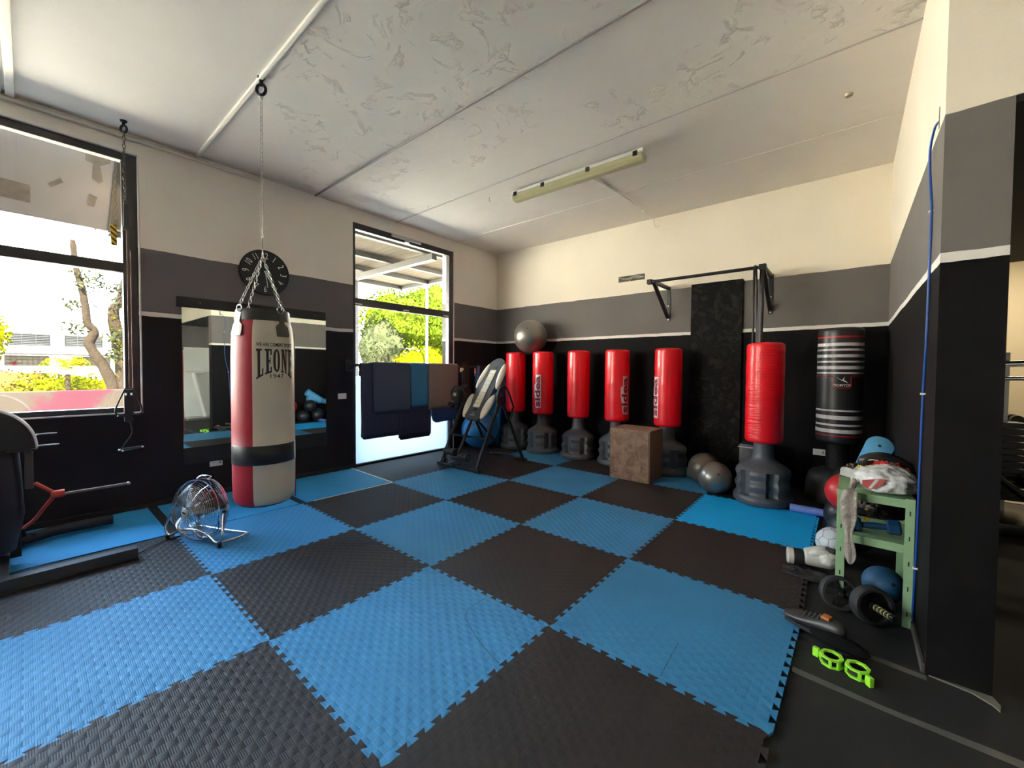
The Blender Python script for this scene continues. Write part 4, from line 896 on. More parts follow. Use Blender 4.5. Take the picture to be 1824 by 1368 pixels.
gym_ball('medicine_ball', 2.22, 3.98, .16, m_medb, 'black medicine ball on the floor at the back of the pile by the right wall', cat='medicine ball', group=GM)
gym_ball('medicine_ball', 2.20, 3.62, .15, m_medb, 'black medicine ball on the floor in the middle of the pile by the right wall', cat='medicine ball', group=GM)
gym_ball('medicine_ball', 2.24, 3.80, .15, m_medb, 'black medicine ball resting on top of the two black ones', z=.395, cat='medicine ball', group=GM)
gym_ball('medicine_ball', 2.24, 3.22, .15, m_medt, 'dark teal medicine ball on the floor behind the green shelf', cat='medicine ball', group=GM)
gym_ball('medicine_ball', 2.21, 3.32, .145, m_medr, 'red medicine ball on top of the dark teal ball behind the green shelf', z=.415, cat='medicine ball', group=GM)
gym_ball('medicine_ball', 1.97, 3.62, .05, m_medb, 'tiny black ball', cat='medicine ball') if False else None
# football behind the boxing glove
t = thing('football', 'white panelled football on the floor behind the boxing glove', 'football', (2.14, 2.98, .11)); bm = bmesh.new(); ball(bm, (0, 0, 0), .11, u=40, v=24); fb = finish('shell', bm, mat('football_white', (.55, .60, .66), .4), t, smooth=True)
phi = (1+5**.5)/2; ico = [V(0, s, q*phi).normalized() for s in (1, -1) for q in (1, -1)]; ico += [V(v.z, v.x, v.y) for v in ico]+[V(v.y, v.z, v.x) for v in ico]
bm = bmesh.new(); Rr = Matrix.Rotation(.4, 3, 'X') @ Matrix.Rotation(.9, 3, 'Z')
for i in range(12):
    for j in range(i):
        if (ico[i]-ico[j]).length < 1.2:
            a, b_ = Rr @ ico[i], Rr @ ico[j]; P = [(a.lerp(b_, 1/3+k/9)).normalized()*.1103 for k in range(4)]; tube(bm, P, .0016, 4)
    nb = sorted([k for k in range(12) if k != i], key=lambda k: (ico[i]-ico[k]).length)[:5]
    c = ico[i]; u = (ico[nb[0]]-c); u = (u-c*u.dot(c)).normalized(); w = c.cross(u)
    nb.sort(key=lambda k: math.atan2((ico[k]-c).dot(w), (ico[k]-c).dot(u)))
    P = [Rr @ (c.lerp(ico[k], 1/3)).normalized()*.1103 for k in nb]; Q = []
    for k in range(5):
        for s in range(3): Q.append((P[k].lerp(P[(k+1) % 5], s/3)).normalized()*.1103)
    tube(bm, Q, .0016, 4, closed=True)
finish('seams', bm, mat('seam_grey', (.10, .12, .15), .6), fb)
gym_ball('blue_ball', 2.385, 2.47, .10, mat('dull_blue_vinyl', (.02, .10, .22), .5), 'dull blue ball on the floor under the green shelf', cat='ball')
# ------------------------------------------------------------------ green shelf
m_green = mat('pale_green_enamel', (.30, .47, .27), .45, var=.12, vscale=14, bump=(60, .1, .002))
t = thing('metal_shelf', 'pale green slotted metal shelf unit by the right wall', 'shelf', (2.33, 2.45, 0))
X0, X1, Y0, Y1, HT = -.165, .158, -.21, .21, .68
for sx, x in ((1, X0), (-1, X1)):
    for sy_2, y in ((1, Y0), (-1, Y1)):
        bm = bmesh.new(); box(bm, min(x, x+.038*sx), max(x, x+.038*sx), y-.0015, y+.0015, FZ, HT, .0005); box(bm, x-.0015, x+.0015, min(y, y+.038*sy_2), max(y, y+.038*sy_2), FZ, HT, .0005)
        lg = finish('leg', bm, m_green, t)
        if y == Y0:
            bm = bmesh.new()
            for k in range(9):
                z = .06+.068*k; cx = x+.019*sx
                if k % 2: lathe(bm, [(-.0026, .004), (.001, .004)], 8, M=Matrix.Translation((cx, y, z)) @ MB_)
                else: box(bm, cx-.0025, cx+.0025, y-.0024, y, z-.012, z+.012, M=Matrix.Identity(4))
            finish('slot', bm, m_bkm, lg)
for z, lbs in ((HT-.05, 'shelf_board'), (.385, 'shelf_board')):
    bm = bmesh.new(); box(bm, X0+.002, X1-.002, Y0+.001, Y1-.001, z+.042, z+.045); box(bm, X0+.038, X1-.038, Y0, Y0+.002, z, z+.045, .0005); box(bm, X0, X0+.002, Y0+.038, Y1-.038, z, z+.045); box(bm, X1-.002, X1, Y0+.038, Y1-.038, z, z+.045); box(bm, X0+.038, X1-.038, Y1-.002, Y1, z, z+.045)
    finish(lbs, bm, m_green, t)
# plastic bag on the shelf
def lump(name, c, sc, m_, seed, amp=.25, freq=3.0, u=40, v=26, flat=True, parent=None):
    from mathutils import noise
    bm = bmesh.new(); ball(bm, (0, 0, 0), 1, u=u, v=v)
    for q in bm.verts:
        d = q.co.copy(); k = 1+amp*noise.noise(d*freq+V(seed, 0, 0))+amp*.5*noise.noise(d*freq*2.7+V(0, seed, 0))+amp*.6*abs(noise.noise(d*freq*1.7+V(0, 0, seed)))
        q.co = V(d.x*sc[0]*k, d.y*sc[1]*k, d.z*sc[2]*k)
        if flat: q.co.z = max(q.co.z, -sc[2]*.55)
        q.co += Vector(c)
    return finish(name, bm, m_, parent, smooth=True)
m_bag = mat('white_plastic_film', (.66, .67, .68), .32, var=.2, vscale=7, bump=(14, .9, .02)); m_bagd = mat('grubby_plastic_film', (.30, .26, .23), .35, var=.35, vscale=10, bump=(20, .9, .02))
t = thing('plastic_bag', 'white crumpled shopping bag with red print lying on the green shelf', 'bag', (2.33, 2.36, .68))
pb = lump('bag_body', (.035, .0, .06), (.15, .13, .082), m_bag, 3.1, .16, 1.7, u=64, v=44, parent=t)
bm = bmesh.new(); prism(bm, smooth_path([(-.16, .02, 0), (-.15, .065, 0), (-.09, .055, 0), (-.05, .03, 0), (-.08, -.0, 0)], 3), 0, .004, M=frame_M((-.0, -.03, .05), (1, .1, 0), (0, .2, 1))); finish('bag_handle', bm, m_bag, t)
bm = bmesh.new()
P = [(-.105, -.155, .015), (-.115, -.172, -.01), (-.115, -.178, -.09), (-.11, -.178, -.16), (-.112, -.176, -.23), (-.105, -.18, -.29), (-.10, -.18, -.36), (-.10, -.178, -.40)]; ws = [.028, .036, .038, .034, .010, .024, .030, .006]
rows = []
for (x, y, z), w in zip(P, ws): rows.append([bm.verts.new((x-w, y, z)), bm.verts.new((x-w*.4, y-.012, z)), bm.verts.new((x+w*.3, y-.004, z)), bm.verts.new((x+w, y-.01, z))])
for a, b_ in zip(rows, rows[1:]):
    for k in range(3): bm.faces.new((a[k], a[k+1], b_[k+1], b_[k]))
o = finish('hanging_tail', bm, m_bagd, t, smooth=True); md = o.modifiers.new('u', 'SUBSURF'); md.levels = 2; md.render_levels = 2; md = o.modifiers.new('s', 'SOLIDIFY'); md.thickness = .003
bm = bmesh.new(); ball(bm, (0, 0, 0), 1, sc=(.018, .02, .03), u=12, v=8)
for q in bm.verts: q.co += V(-.095, -.10, .04)
tube(bm, [(-.095, -.10, .05), (-.105, -.155, .015)], .014, 8); finish('knot', bm, m_bagd, t, smooth=True)
Mp = frame_M((-.005, -.142, .062), (1, .05, .0), (0, .35, 1))
bm = bmesh.new(); prism(bm, [(-.055, -.02), (-.02, -.035), (.03, .0), (.045, .028), (.02, .032), (-.055, .012)], 0, .003, M=Mp); pr = finish('red_print', bm, mat('faded_red_print', (.50, .10, .10), .4), t)
bm = bmesh.new(); prism(bm, [(-.03, -.028), (-.018, -.03), (.018, .026), (.002, .026)], .003, .004, M=Mp); finish('print_stripe', bm, m_bag, pr)
# clothes and gloves on top
t = thing('sports_clothes', 'pile of red, yellow and white sports clothes behind the plastic bag', 'clothes', (2.385, 2.52, .68))
lump('red_garment', (.0, .0, .06), (.105, .13, .095), mat('red_cloth', (.42, .018, .012), .8), 8.2, .35, 3, parent=t)
lump('orange_garment', (.045, -.045, .075), (.06, .05, .04), mat('orange_red_cloth', (.60, .05, .015), .8), 2.2, .35, 3, flat=False, parent=t)
lump('yellow_garment', (-.085, -.04, .085), (.05, .055, .032), mat('yellow_cloth', (.62, .60, .06), .8), 5.2, .4, 3, flat=False, parent=t)
lump('white_garment', (.0, -.035, .125), (.045, .045, .028), mat('white_cloth', (.55, .55, .50), .8), 1.2, .35, 3, flat=False, parent=t)
bm = bmesh.new(); tube(bm, smooth_path([(-.07, -.07, .09), (-.02, -.085, .098), (.03, -.085, .082), (.08, -.09, .06)], 5), .008, 6); tube(bm, smooth_path([(-.03, -.05, .12), (.03, -.06, .135), (.08, -.05, .11), (.085, -.07, .09)], 5), .006, 6); finish('yellow_trim', bm, mat('ochre_cloth', (.52, .40, .12), .8), t, smooth=True)
t = thing('shin_guard', 'curved black leather pad lying on top of the clothes pile', 'pad', (2.385, 2.50, .825))
bm = bmesh.new(); tube(bm, smooth_path([(-.105, -.02, -.03), (-.10, -.03, .005), (-.04, -.02, .028), (.04, .0, .012), (.10, .02, -.03)], 5), [.02]+[.028]*9+[.03]*10+[.012], 12); finish('pad_body', bm, m_bkv, t, smooth=True)
bm = bmesh.new(); tube(bm, smooth_path([(-.10, -.05, .0), (-.07, -.055, .012), (-.04, -.05, .01)], 5), .003, 5); finish('trim', bm, m_silver, t)
t = thing('leather_glove', 'brown black leather glove behind the handles of the plastic bag', 'glove', (2.25, 2.56, .68)); lump('glove_body', (0, 0, .05), (.06, .06, .05), mat('brown_leather', (.05, .03, .018), .55), 4.4, .3, 3, parent=t)
# items on the lower shelf
t = thing('hex_dumbbell', 'blue hexagonal dumbbell lying on the lower level of the green shelf', 'dumbbell', (2.33, 2.34, .475)); m_hex = mat('blue_neoprene', (.008, .055, .15), .35)
M = Matrix.Rotation(PI/2-.12, 4, 'Y')
for z in (-.115, .055):
    bm = bmesh.new(); lathe(bm, [(z, .034), (z+.008, .042), (z+.052, .042), (z+.06, .034)], 6, M=M); finish('weight_head', bm, m_hex, t)
bm = bmesh.new(); lathe(bm, [(-.06, .016), (0, .02), (.06, .016)], 14, M=M); finish('grip', bm, m_hex, t, smooth=True)
t = thing('boxing_glove', 'black boxing glove with yellow mark and black wrist wrap on the lower green shelf', 'glove', (2.34, 2.44, .43))
lump('glove_body', (.01, -.0, .10), (.06, .055, .05), mat('black_brown_leather', (.022, .014, .012), .45), 9.1, .25, 2.5, parent=t)
bm = bmesh.new(); box(bm, -.12, .0, -.06, .0, .085, .115, .012); finish('wrist_strap', bm, m_bkm, t)
bm = bmesh.new(); box(bm, -.055, -.03, -.075, -.055, .06, .078, .004); box(bm, -.05, -.035, -.068, -.058, .118, .132, .003); finish('label_patch', bm, mat('yellow_patch', (.65, .35, .02), .6), t)
t = thing('dark_cloth', 'dark grey bunched cloth and wraps at the back of the lower green shelf', 'cloth', (2.40, 2.54, .43)); lump('cloth_body', (-.0, 0, .11), (.08, .08, .10), mat('charcoal_cloth', (.03, .028, .033), .85, var=.3, vscale=20), 6.6, .3, 3, parent=t)
t = thing('chain_wraps', 'grey knitted hand wraps bunched under the top board of the green shelf', 'cloth', (2.28, 2.52, .43)); lump('cloth_body', (0, 0, .12), (.05, .06, .08), mat('grey_knit', (.09, .08, .08), .85, var=.5, vscale=60), 7.6, .3, 4, parent=t)
# white boxing glove on the floor
m_wl = mat('white_leather', (.60, .58, .53), .38, bump=(60, .1, .002))
t = thing('boxing_glove', 'white boxing glove with black wrist cuff on the floor left of the green shelf', 'boxing glove', (2.02, 2.70, 0), math.radians(12))
bm = bmesh.new()
secs = [(-.045, .050, .046, .062), (-.02, .054, .050, .064), (.01, .060, .056, .068), (.045, .068, .062, .074), (.08, .072, .064, .076), (.11, .066, .058, .070), (.135, .048, .044, .062), (.15, .022, .02, .055)]
prev = None; Mg = Matrix.Rotation(0, 4, 'Z')
for x, ry, rz_, zc in [(a_, b_*1.12, c_*1.18, d_*1.12) for a_, b_, c_, d_ in secs]:
    ring = [bm.verts.new((x, ry*math.cos(a), zc+rz_*math.sin(a)*(1 if math.sin(a) > 0 else .95))) for a in [2*PI*k/24 for k in range(24)]]
    if prev: [bm.faces.new((prev[k], prev[(k+1) % 24], ring[(k+1) % 24], ring[k])) for k in range(24)]
    else: bm.faces.new(ring[::-1])
    prev = ring
bm.faces.new(prev); gb = finish('glove_body', bm, m_wl, t, smooth=True); md = gb.modifiers.new('u', 'SUBSURF'); md.levels = 1; md.render_levels = 2
bm = bmesh.new(); tube(bm, smooth_path([(.0, -.03, .10), (.03, -.045, .125), (.07, -.05, .13), (.105, -.05, .115)], 5), [.02]+[.027]*14+[.016], 14); finish('thumb', bm, m_wl, t, smooth=True)
bm = bmesh.new(); lathe(bm, [(-.10, .052), (-.095, .056), (-.045, .055), (-.040, .050)], 28, M=Matrix.Translation((0, 0, .058)) @ Matrix.Rotation(PI/2, 4, 'Y')); cf = finish('cuff', bm, m_bkr, t, smooth=True)
bm = bmesh.new(); lathe(bm, [(-.135, .050), (-.13, .055), (-.10, .056), (-.098, .05)], 28, M=Matrix.Translation((0, 0, .058)) @ Matrix.Rotation(PI/2, 4, 'Y')); finish('cuff_band', bm, m_wl, t, smooth=True)
t = thing('boxing_glove', 'second cream boxing glove with black strap, tipped up against the shelf leg', 'boxing glove', (2.125, 2.66, .02), 1.1)
lump('glove_body', (0, 0, .075), (.06, .05, .05), m_wl, 2.9, .12, 1.6, parent=t, flat=True)
bm = bmesh.new(); box(bm, -.05, .06, -.03, .03, .115, .15, .01, M=Matrix.Rotation(.35, 4, 'Y')); finish('strap', bm, m_bkm, t)
# black cloth under the glove
t = thing('black_garment', 'flat crumpled black cloth on the floor under the white boxing glove', 'cloth', (2.02, 2.56, -.002)); bm = bmesh.new()
from mathutils import noise as nz_
G = [[None]*15 for _ in range(21)]
for i in range(21):
    for j in range(15):
        u, v = i/20*2-1, j/14*2-1; k = 1+.25*nz_.noise(V(u*2, v*2, 3)); x = u*.15*k; y = v*.095*k*(1-.4*abs(u)); h = max(0, nz_.noise(V(u*3, v*4, 1))*.03+.012)*(1-max(abs(u), abs(v))**6)
        G[i][j] = bm.verts.new((x, y, .002+h))
for i in range(20):
    for j in range(14): bm.faces.new((G[i][j], G[i+1][j], G[i+1][j+1], G[i][j+1]))
o = finish('cloth_sheet', bm, m_bkm, t, smooth=True)
# ab wheels
def wheel(x, y, r, w, rz, tilt, label, striped):
    t = thing('ab_wheel', label, 'exercise wheel', (x, y, FZ+r+.001), rz, 'abdominal roller wheels'); M = Matrix.Rotation(tilt, 4, 'X') @ Matrix.Rotation(PI/2, 4, 'X')
    bm = bmesh.new(); lathe(bm, [(-w/2, r-.022), (-w/2, r-.008), (-w/2+.008, r), (w/2-.008, r), (w/2, r-.008), (w/2, r-.022), (-w/2, r-.022)], 48, M=M, caps=False); finish('tyre', bm, mat('tyre_rubber', (.025, .025, .028), .6), t, smooth=True)
    bm = bmesh.new(); lathe(bm, [(-.004, r-.022), (.004, r-.022)], 40, M=M) if striped else None
    lathe(bm, [(-w*.45, .022), (w*.45, .022)], 20, M=M)
    if not striped:
        for k in range(5): box(bm, -.013, .013, .015, r-.018, -.006, .006, .003, M=M @ Matrix.Rotation(2*PI*k/5+.3, 4, 'Z'))
    finish('hub', bm, m_bk, t)
    bm = bmesh.new(); hl = .17 if striped else .06
    if striped:
        lathe(bm, [(w*.4, .016)]+[(w*.4+.006+k*.011, .016-(.004 if k % 2 else 0)) for k in range(12)]+[(w*.4+.14, .015)], 16, M=M); hd = finish('grip', bm, m_bk, t, smooth=True)
        bm = bmesh.new()
        for k in range(5): lathe(bm, [(w*.4+.01+.024*k, .0172), (w*.4+.016+.024*k, .0172)], 16, M=M)
        finish('grip_band', bm, mat('khaki_plastic', (.32, .30, .12), .5), hd)
    else:
        lathe(bm, [(w*.4, .012), (w*.4+.02, .010)], 12, M=M); finish('axle', bm, m_dsteel, t)
wheel(2.185, 2.22, .095, .045, .35, -.25, 'open spoked black wheel leaning in front of the left shelf leg', False)
wheel(2.325, 2.17, .10, .06, .55, -.12, 'black ab wheel with yellow banded grip in front of the right shelf leg', True)
# shoe
t = thing('sports_shoe', 'black worn shoe with orange tab lying on the mat edge near the green clips', 'shoe', (2.10, 1.86, 0), math.radians(-22))
bm = bmesh.new(); secs = [(-.155, .030, .012, .035), (-.14, .044, .010, .048), (-.10, .052, .010, .062), (-.04, .050, .010, .075), (0, .045, .010, .088), (.05, .04, .010, .10), (.10, .036, .010, .105), (.13, .028, .012, .09)]; prev = None
for x, hw, z0, z1 in secs:
    ring = [bm.verts.new((x, hw*math.cos(a), (z0+z1)/2+(z1-z0)/2*math.sin(a))) for a in [2*PI*k/20 for k in range(20)]]
    if prev: [bm.faces.new((prev[k], prev[(k+1) % 20], ring[(k+1) % 20], ring[k])) for k in range(20)]
    else: bm.faces.new(ring[::-1])
    prev = ring
bm.faces.new(prev); o = finish('upper', bm, mat('black_shoe_leather', (.026, .025, .027), .38), t, smooth=True); md = o.modifiers.new('u', 'SUBSURF'); md.levels = 1; md.render_levels = 2
bm = bmesh.new(); prism(bm, [(-.155+.0, -.0), (-.14, -.032), (-.08, -.048), (0, -.045), (.1, -.038), (.14, -.02), (.14, .02), (.1, .038), (0, .045), (-.08, .05), (-.14, .034)], 0.0, .02); finish('sole', bm, m_bkr, t)
bm = bmesh.new(); box(bm, .030, .066, -.026, .014, .094, .108, .002, M=Matrix.Rotation(-.02, 4, 'Y')); finish('orange_tab', bm, mat('orange_fabric', (.50, .16, .03), .6), t)
bm = bmesh.new()
for k in range(4): tube(bm, [(-.05+.022*k, -.032, .066+.006*k), (-.05+.022*k, 0, .084+.006*k), (-.05+.022*k, .032, .066+.006*k)], .003, 5)
finish('laces', bm, mat('grey_lace', (.09, .09, .09), .8), t)
t = thing('sports_shoe', 'second black shoe behind the one with the orange tab, in shadow', 'shoe', (2.19, 1.79, FZ), math.radians(-22)); lump('upper', (0, 0, .035), (.12, .045, .035), mat('dull_black_suede', (.006, .006, .006), .9, spec=.1), 11.3, .12, 1.5, parent=t)
# barbell clips
m_lime = mat('lime_plastic', (.36, .85, .05), .4)
def clip(x, y, rz, label):
    t = thing('barbell_clip', label, 'barbell clip', (x, y, FZ), rz, 'lime green barbell clips'); bm = bmesh.new()
    for z0 in (0.0, .034):
        for k in range(8):
            a0, a1 = 2*PI*k/8+.39, 2*PI*(k+1)/8+.39
            P = [(.046*math.cos(a0), .046*math.sin(a0)), (.046*math.cos(a1), .046*math.sin(a1)), (.033*math.cos(a1), .033*math.sin(a1)), (.033*math.cos(a0), .033*math.sin(a0))]; prism(bm, P, z0, z0+.009)
    for k in (0, 2, 3, 5, 6): a = 2*PI*k/8+.39; box(bm, .037, .046, -.006, .006, .008, .035, M=Matrix.Rotation(a, 4, 'Z'))
    c = finish('collar', bm, m_lime, t)
    bm = bmesh.new(); lathe(bm, [(.008, .0335), (.034, .0335), (.034, .031), (.008, .031), (.008, .0335)], 24, caps=False); finish('inner_ring', bm, m_bkr, t)
    bm = bmesh.new(); box(bm, .05, .075, -.010, .010, .0, .042, .003, M=Matrix.Rotation(2.5, 4, 'Z')); box(bm, .044, .055, -.006, .006, .01, .03, M=Matrix.Rotation(2.5, 4, 'Z')); finish('lever', bm, m_lime, t)
clip(2.168, 1.64, .3, 'left one of the two lime green barbell clips on the rubber floor')
clip(2.262, 1.625, 2.9-PI*0, 'right one of the two lime green barbell clips, lever pointing away')
# ------------------------------------------------------------------ blue cable on the right wall
t = thing('wall_cable', 'blue cable running down the right wall beside the pillar edge', 'cable', (XR, 0, 0)); m_cab = mat('blue_cable', (.01, .06, .30), .35)
bm = bmesh.new(); tube(bm, smooth_path([(.0, 1.992, 2.535), (-.012, 2.02, 2.52), (-.02, 2.07, 2.44), (-.015, 2.09, 2.33), (-.01, 2.066, 2.20), (-.009, 2.055, 2.10), (-.009, 2.075, 1.55), (-.009, 2.13, 1.25), (-.009, 2.165, .68), (-.009, 2.19, .335), (-.009, 2.235, .12), (-.009, 2.25, .0)], 6), .0055, 8); cb = finish('cable', bm, m_cab, t, smooth=True)
bm = bmesh.new()
for y, z in ((2.058, 2.14), (2.13, 1.25), (2.19, .335)): box(bm, -.02, 0, y-.006, y+.012, z-.005, z+.005, .002)
finish('cable_clip', bm, m_wp, cb)
bm = bmesh.new(); box(bm, -.002, .001, 1.98, 1.998, 2.50, 2.60, .001); finish('wall_hole', bm, mat('chipped_plaster', (.22, .16, .12), .8), t)
bm = bmesh.new(); box(bm, 2.485, 2.4995, 1.84, 2.55, FZ, .03, .003); finish('baseboard_right', bm, mat('bare_skirting', (.07, .062, .05), .8, var=.5, vscale=14), kind='structure')
bm = bmesh.new(); prism(bm, [(2.51, 1.829), (2.70, 1.829), (2.715, 1.78), (2.705, 1.735), (2.69, 1.765), (2.64, 1.805), (2.57, 1.818)], FZ, FZ+.006); finish('trim_12', bm, mat('bare_plaster', (.17, .155, .12), .8), kind='structure')
# ------------------------------------------------------------------ ceiling lamp and cable
t = thing('ceiling_lamp', 'long waterproof fluorescent lamp with yellowed cover on the ceiling', 'ceiling light', (-.21, 3.12, ZC), math.atan2(.02, 1.0))
bm = bmesh.new(); box(bm, -.82, .82, -.065, .065, -.05, -.012, .012); finish('housing', bm, m_wp, t, smooth=True)
bm = bmesh.new(); P = [(-.066, -.05), (.066, -.05), (.06, -.10), (.035, -.125), (-.035, -.125), (-.06, -.10)]
prism(bm, P, -.81, .81, M=Matrix(((0, 0, 1, 0), (1, 0, 0, 0), (0, 1, 0, 0), (0, 0, 0, 1)))); bmesh.ops.bevel(bm, geom=bm.edges[:], offset=.006, segments=2, affect='EDGES'); finish('diffuser', bm, mat('yellowed_acrylic', (.42, .39, .22), .35, var=.12, vscale=4, bump=(150, .15, .002)), t)
bm = bmesh.new()
for x in (-.76, -.36, .22, .74): box(bm, x-.022, x+.022, -.076, -.06, -.075, -.03, .004); box(bm, x-.022, x+.022, .06, .076, -.075, -.03, .004)
finish('latch', bm, m_bk, t)
bm = bmesh.new()
for x in (-.55, .45): box(bm, x-.02, x+.02, -.03, .03, -.014, 0)
finish('mount', bm, m_steel, t)
t = thing('lamp_cable', 'white cable on the ceiling from the lamp to the back wall', 'cable', (0, 0, ZC)); 
bm = bmesh.new(); tube(bm, smooth_path([(-.14, 3.18, -.03), (-.09, 3.35, -.012), (-.05, 3.7, -.010), (-.01, 4.2, -.014), (.0, 4.75, -.012), (.0, 4.95, -.02), (.0, 4.975, -.09), (.03, 4.98, -.14), (.08, 4.985, -.12)], 6), .007, 8); finish('cable', bm, m_white, t, smooth=True)
bm = bmesh.new()
for x, y in ((-.05, 3.62), (-.005, 4.6)): box(bm, x-.02, x+.02, y-.008, y+.008, -.022, 0, .003)
finish('cable_clip', bm, m_white, t)
bm = bmesh.new(); tube(bm, [(-1.37, 3.01, ZC), (-1.37, 3.01, ZC-.05), (-1.36, 3.03, ZC-.055)], .007, 8); tag(finish('ceiling_hook', bm, m_white, smooth=True), 'small white screw hook in the ceiling left of the lamp', 'hook')
bm = bmesh.new(); lathe(bm, [(ZC-.02, .015), (ZC-.015, .024), (ZC, .03)], 16, M=Matrix.Translation((2.145, 3.38, 0))); o = tag(finish('ceiling_anchor', bm, mat('dull_brass', (.35, .28, .2), .4, metal=.6), smooth=True), 'small round metal anchor in the ceiling near the right wall', 'anchor')
# ------------------------------------------------------------------ floor fan
fc = V(-1.70, .10, 0); nrm = V(.40, -.917, 0.06).normalized()
t = thing('floor_fan', 'chrome wire floor fan on the blue mat behind the hanging bag', 'fan', (fc.x, fc.y, 0))
Mf = frame_M((0, 0, .325), (.917, .40, 0), (0, 0, 1)); Mf = Matrix.Translation((0, 0, .245)) @ nrm.to_track_quat('Z', 'Y').to_matrix().to_4x4()
R0 = .232
def dome(r, front=True): return (.085*(1-(r/R0)**2)**.5+.03) if front else -(.05*(1-(r/R0)**3))-.045
for fr in (True, False):
    bm = bmesh.new()
    rs = [R0*(k/22) for k in range(4, 23)] if fr else [R0*(k/14) for k in range(3, 15)]
    for r in rs: tube(bm, [Mf @ V(r*math.cos(a), r*math.sin(a), dome(r, fr)) for a in [2*PI*i/40 for i in range(40)]], .0015 if r < R0*.99 else .004, 4, closed=True)
    for k in range(12 if fr else 8):
        a = 2*PI*k/(12 if fr else 8); tube(bm, [Mf @ V(r*math.cos(a), r*math.sin(a), dome(r, fr)-.002) for r in [R0*(i/8) for i in range(1, 9)]], .0022, 4)
    if fr:
        tube(bm, [Mf @ V(R0*math.cos(a), R0*math.sin(a), -.03) for a in [2*PI*i/40 for i in range(40)]], .004, 5, closed=True)
    finish('front_grille' if fr else 'rear_grille', bm, m_chrome, t, smooth=True)
bm = bmesh.new(); lathe(bm, [(.108, .036), (.116, .036), (.12, .030)], 28, M=Mf); bd = finish('badge', bm, mat('pale_badge', (.35, .36, .38), .4), t, smooth=True)
bm = bmesh.new(); box(bm, -.018, .018, -.006, .006, .119, .1215, M=Mf @ Matrix.Rotation(-.2, 4, 'Z')); finish('badge_mark', bm, m_bk, bd)
bm = bmesh.new(); lathe(bm, [(-.10, .05), (-.02, .055), (.02, .045), (.04, .03)], 24, M=Mf); finish('motor', bm, mat('motor_grey', (.16, .15, .14), .4, metal=.5), t, smooth=True)
for k in range(3):
    bm = bmesh.new(); a = 2*PI*k/3+2.6; rows = []
    for i in range(9):
        r = .04+.19*i/8; w = .36+.12*math.sin(PI*i/8); row = []
        for j in range(6): b_ = a+(j/5-.5)*w*2.0; row.append(bm.verts.new(Mf @ V(r*math.cos(b_), r*math.sin(b_), .03*(j/5-.5)*2)))
        rows.append(row)
    for x, y in zip(rows, rows[1:]):
        for j in range(5): bm.faces.new((x[j], x[j+1], y[j+1], y[j]))
    o = finish('blade', bm, mat('fan_blade_grey', (.10, .095, .085), .35, metal=.6), t, smooth=True); md = o.modifiers.new('s', 'SOLIDIFY'); md.thickness = .0015
bm = bmesh.new(); u = V(.917, .40, 0); bk = V(-.40, .917, 0)
def F(a, b_, z): return u*a+bk*b_+V(0, 0, z)
tube(bm, smooth_path([F(-.25, .0, .25), F(-.262, -.02, .20), F(-.295, -.05, .12), F(-.285, -.06, .06), F(-.24, -.06, .035), F(-.14, -.05, .08), F(0, -.05, .10), F(.14, -.05, .08), F(.24, -.06, .035), F(.285, -.06, .06), F(.295, -.05, .12), F(.262, -.02, .20), F(.25, .0, .25)], 5), .0095, 10)
tube(bm, smooth_path([F(-.25, -.06, .03), F(-.275, .06, .02), F(-.27, .16, .02), F(-.25, .175, .02), F(0, .17, .02), F(.25, .175, .02), F(.27, .16, .02), F(.275, .06, .02), F(.25, -.06, .03)], 5), .0095, 10)
finish('stand', bm, m_chrome, t, smooth=True)
for a in (-.27, .27):
    bm = bmesh.new(); box(bm, -.018, .018, -.014, .014, 0, .035, .004, M=Matrix.Translation(F(a, -.06, 0))); finish('rubber_foot', bm, m_bkr, t)
    bm = bmesh.new(); ball(bm, F(a*.92, 0, .25), .016, u=12, v=8); finish('pivot_knob', bm, m_bk, t, smooth=True)
bm = bmesh.new(); tube(bm, smooth_path([Mf @ V(-.05, R0, -.0), Mf @ V(-.04, R0+.02, -.03), Mf @ V(.04, R0+.02, -.04), Mf @ V(.05, R0, -.01)], 5), .005, 6); finish('carry_handle', bm, m_chrome, t, smooth=True)
bm = bmesh.new(); tube(bm, smooth_path([(-1.62, .20, .14), (-1.70, .20, .03), (-1.85, .10, .006), (-1.90, -.03, .006), (-1.80, -.18, .006), (-1.745, -.245, .006), (-1.66, -.45, .006), (-1.64, -.65, .006), (-1.62, -.9, .006), (-1.5, -1.3, .006)], 7), .004, 6)
tag(finish('floor_cable', bm, m_bkr, smooth=True), 'thin black power cord trailing from the fan under the machine beam', 'cord')
# ------------------------------------------------------------------ black machine at the left edge
t = thing('exercise_machine', 'black exercise machine with long floor beams and a round padded top at the left edge', 'exercise machine', (-2.1, -1.2, 0))
def K(x, y, z): return V(x+2.1, y+1.2, z)
m_mach = mat('satin_black_steel', (.062, .068, .085), .33, metal=.25)
bm = bmesh.new(); box(bm, .37, .445, -.9, .935, .0, .075, .004); finish('floor_beam', bm, m_mach, t)
bm = bmesh.new(); tube(bm, smooth_path([K(-2.50, -2.0, .05), K(-2.53, -1.2, .05), K(-2.56, -.8, .05), K(-2.62, -.6, .055), K(-2.62, -.30, .055)], 6), .04, 10); finish('floor_beam', bm, m_bkm, t, smooth=True)
bm = bmesh.new(); box(bm, -.5, .37, .29, .36, .0, .06, .004); finish('cross_beam', bm, m_mach, t)
bm = bmesh.new(); box(bm, -.10, -.05, .36, .41, .05, .78, .004); finish('upright', bm, m_bk, t)
bm = bmesh.new(); box(bm, -.02, .03, .43, .47, .52, .77, .006); box(bm, -.02, .02, .33, .38, .45, .77, .006); finish('side_plate', bm, mat('taupe_plastic', (.085, .075, .07), .5), t)
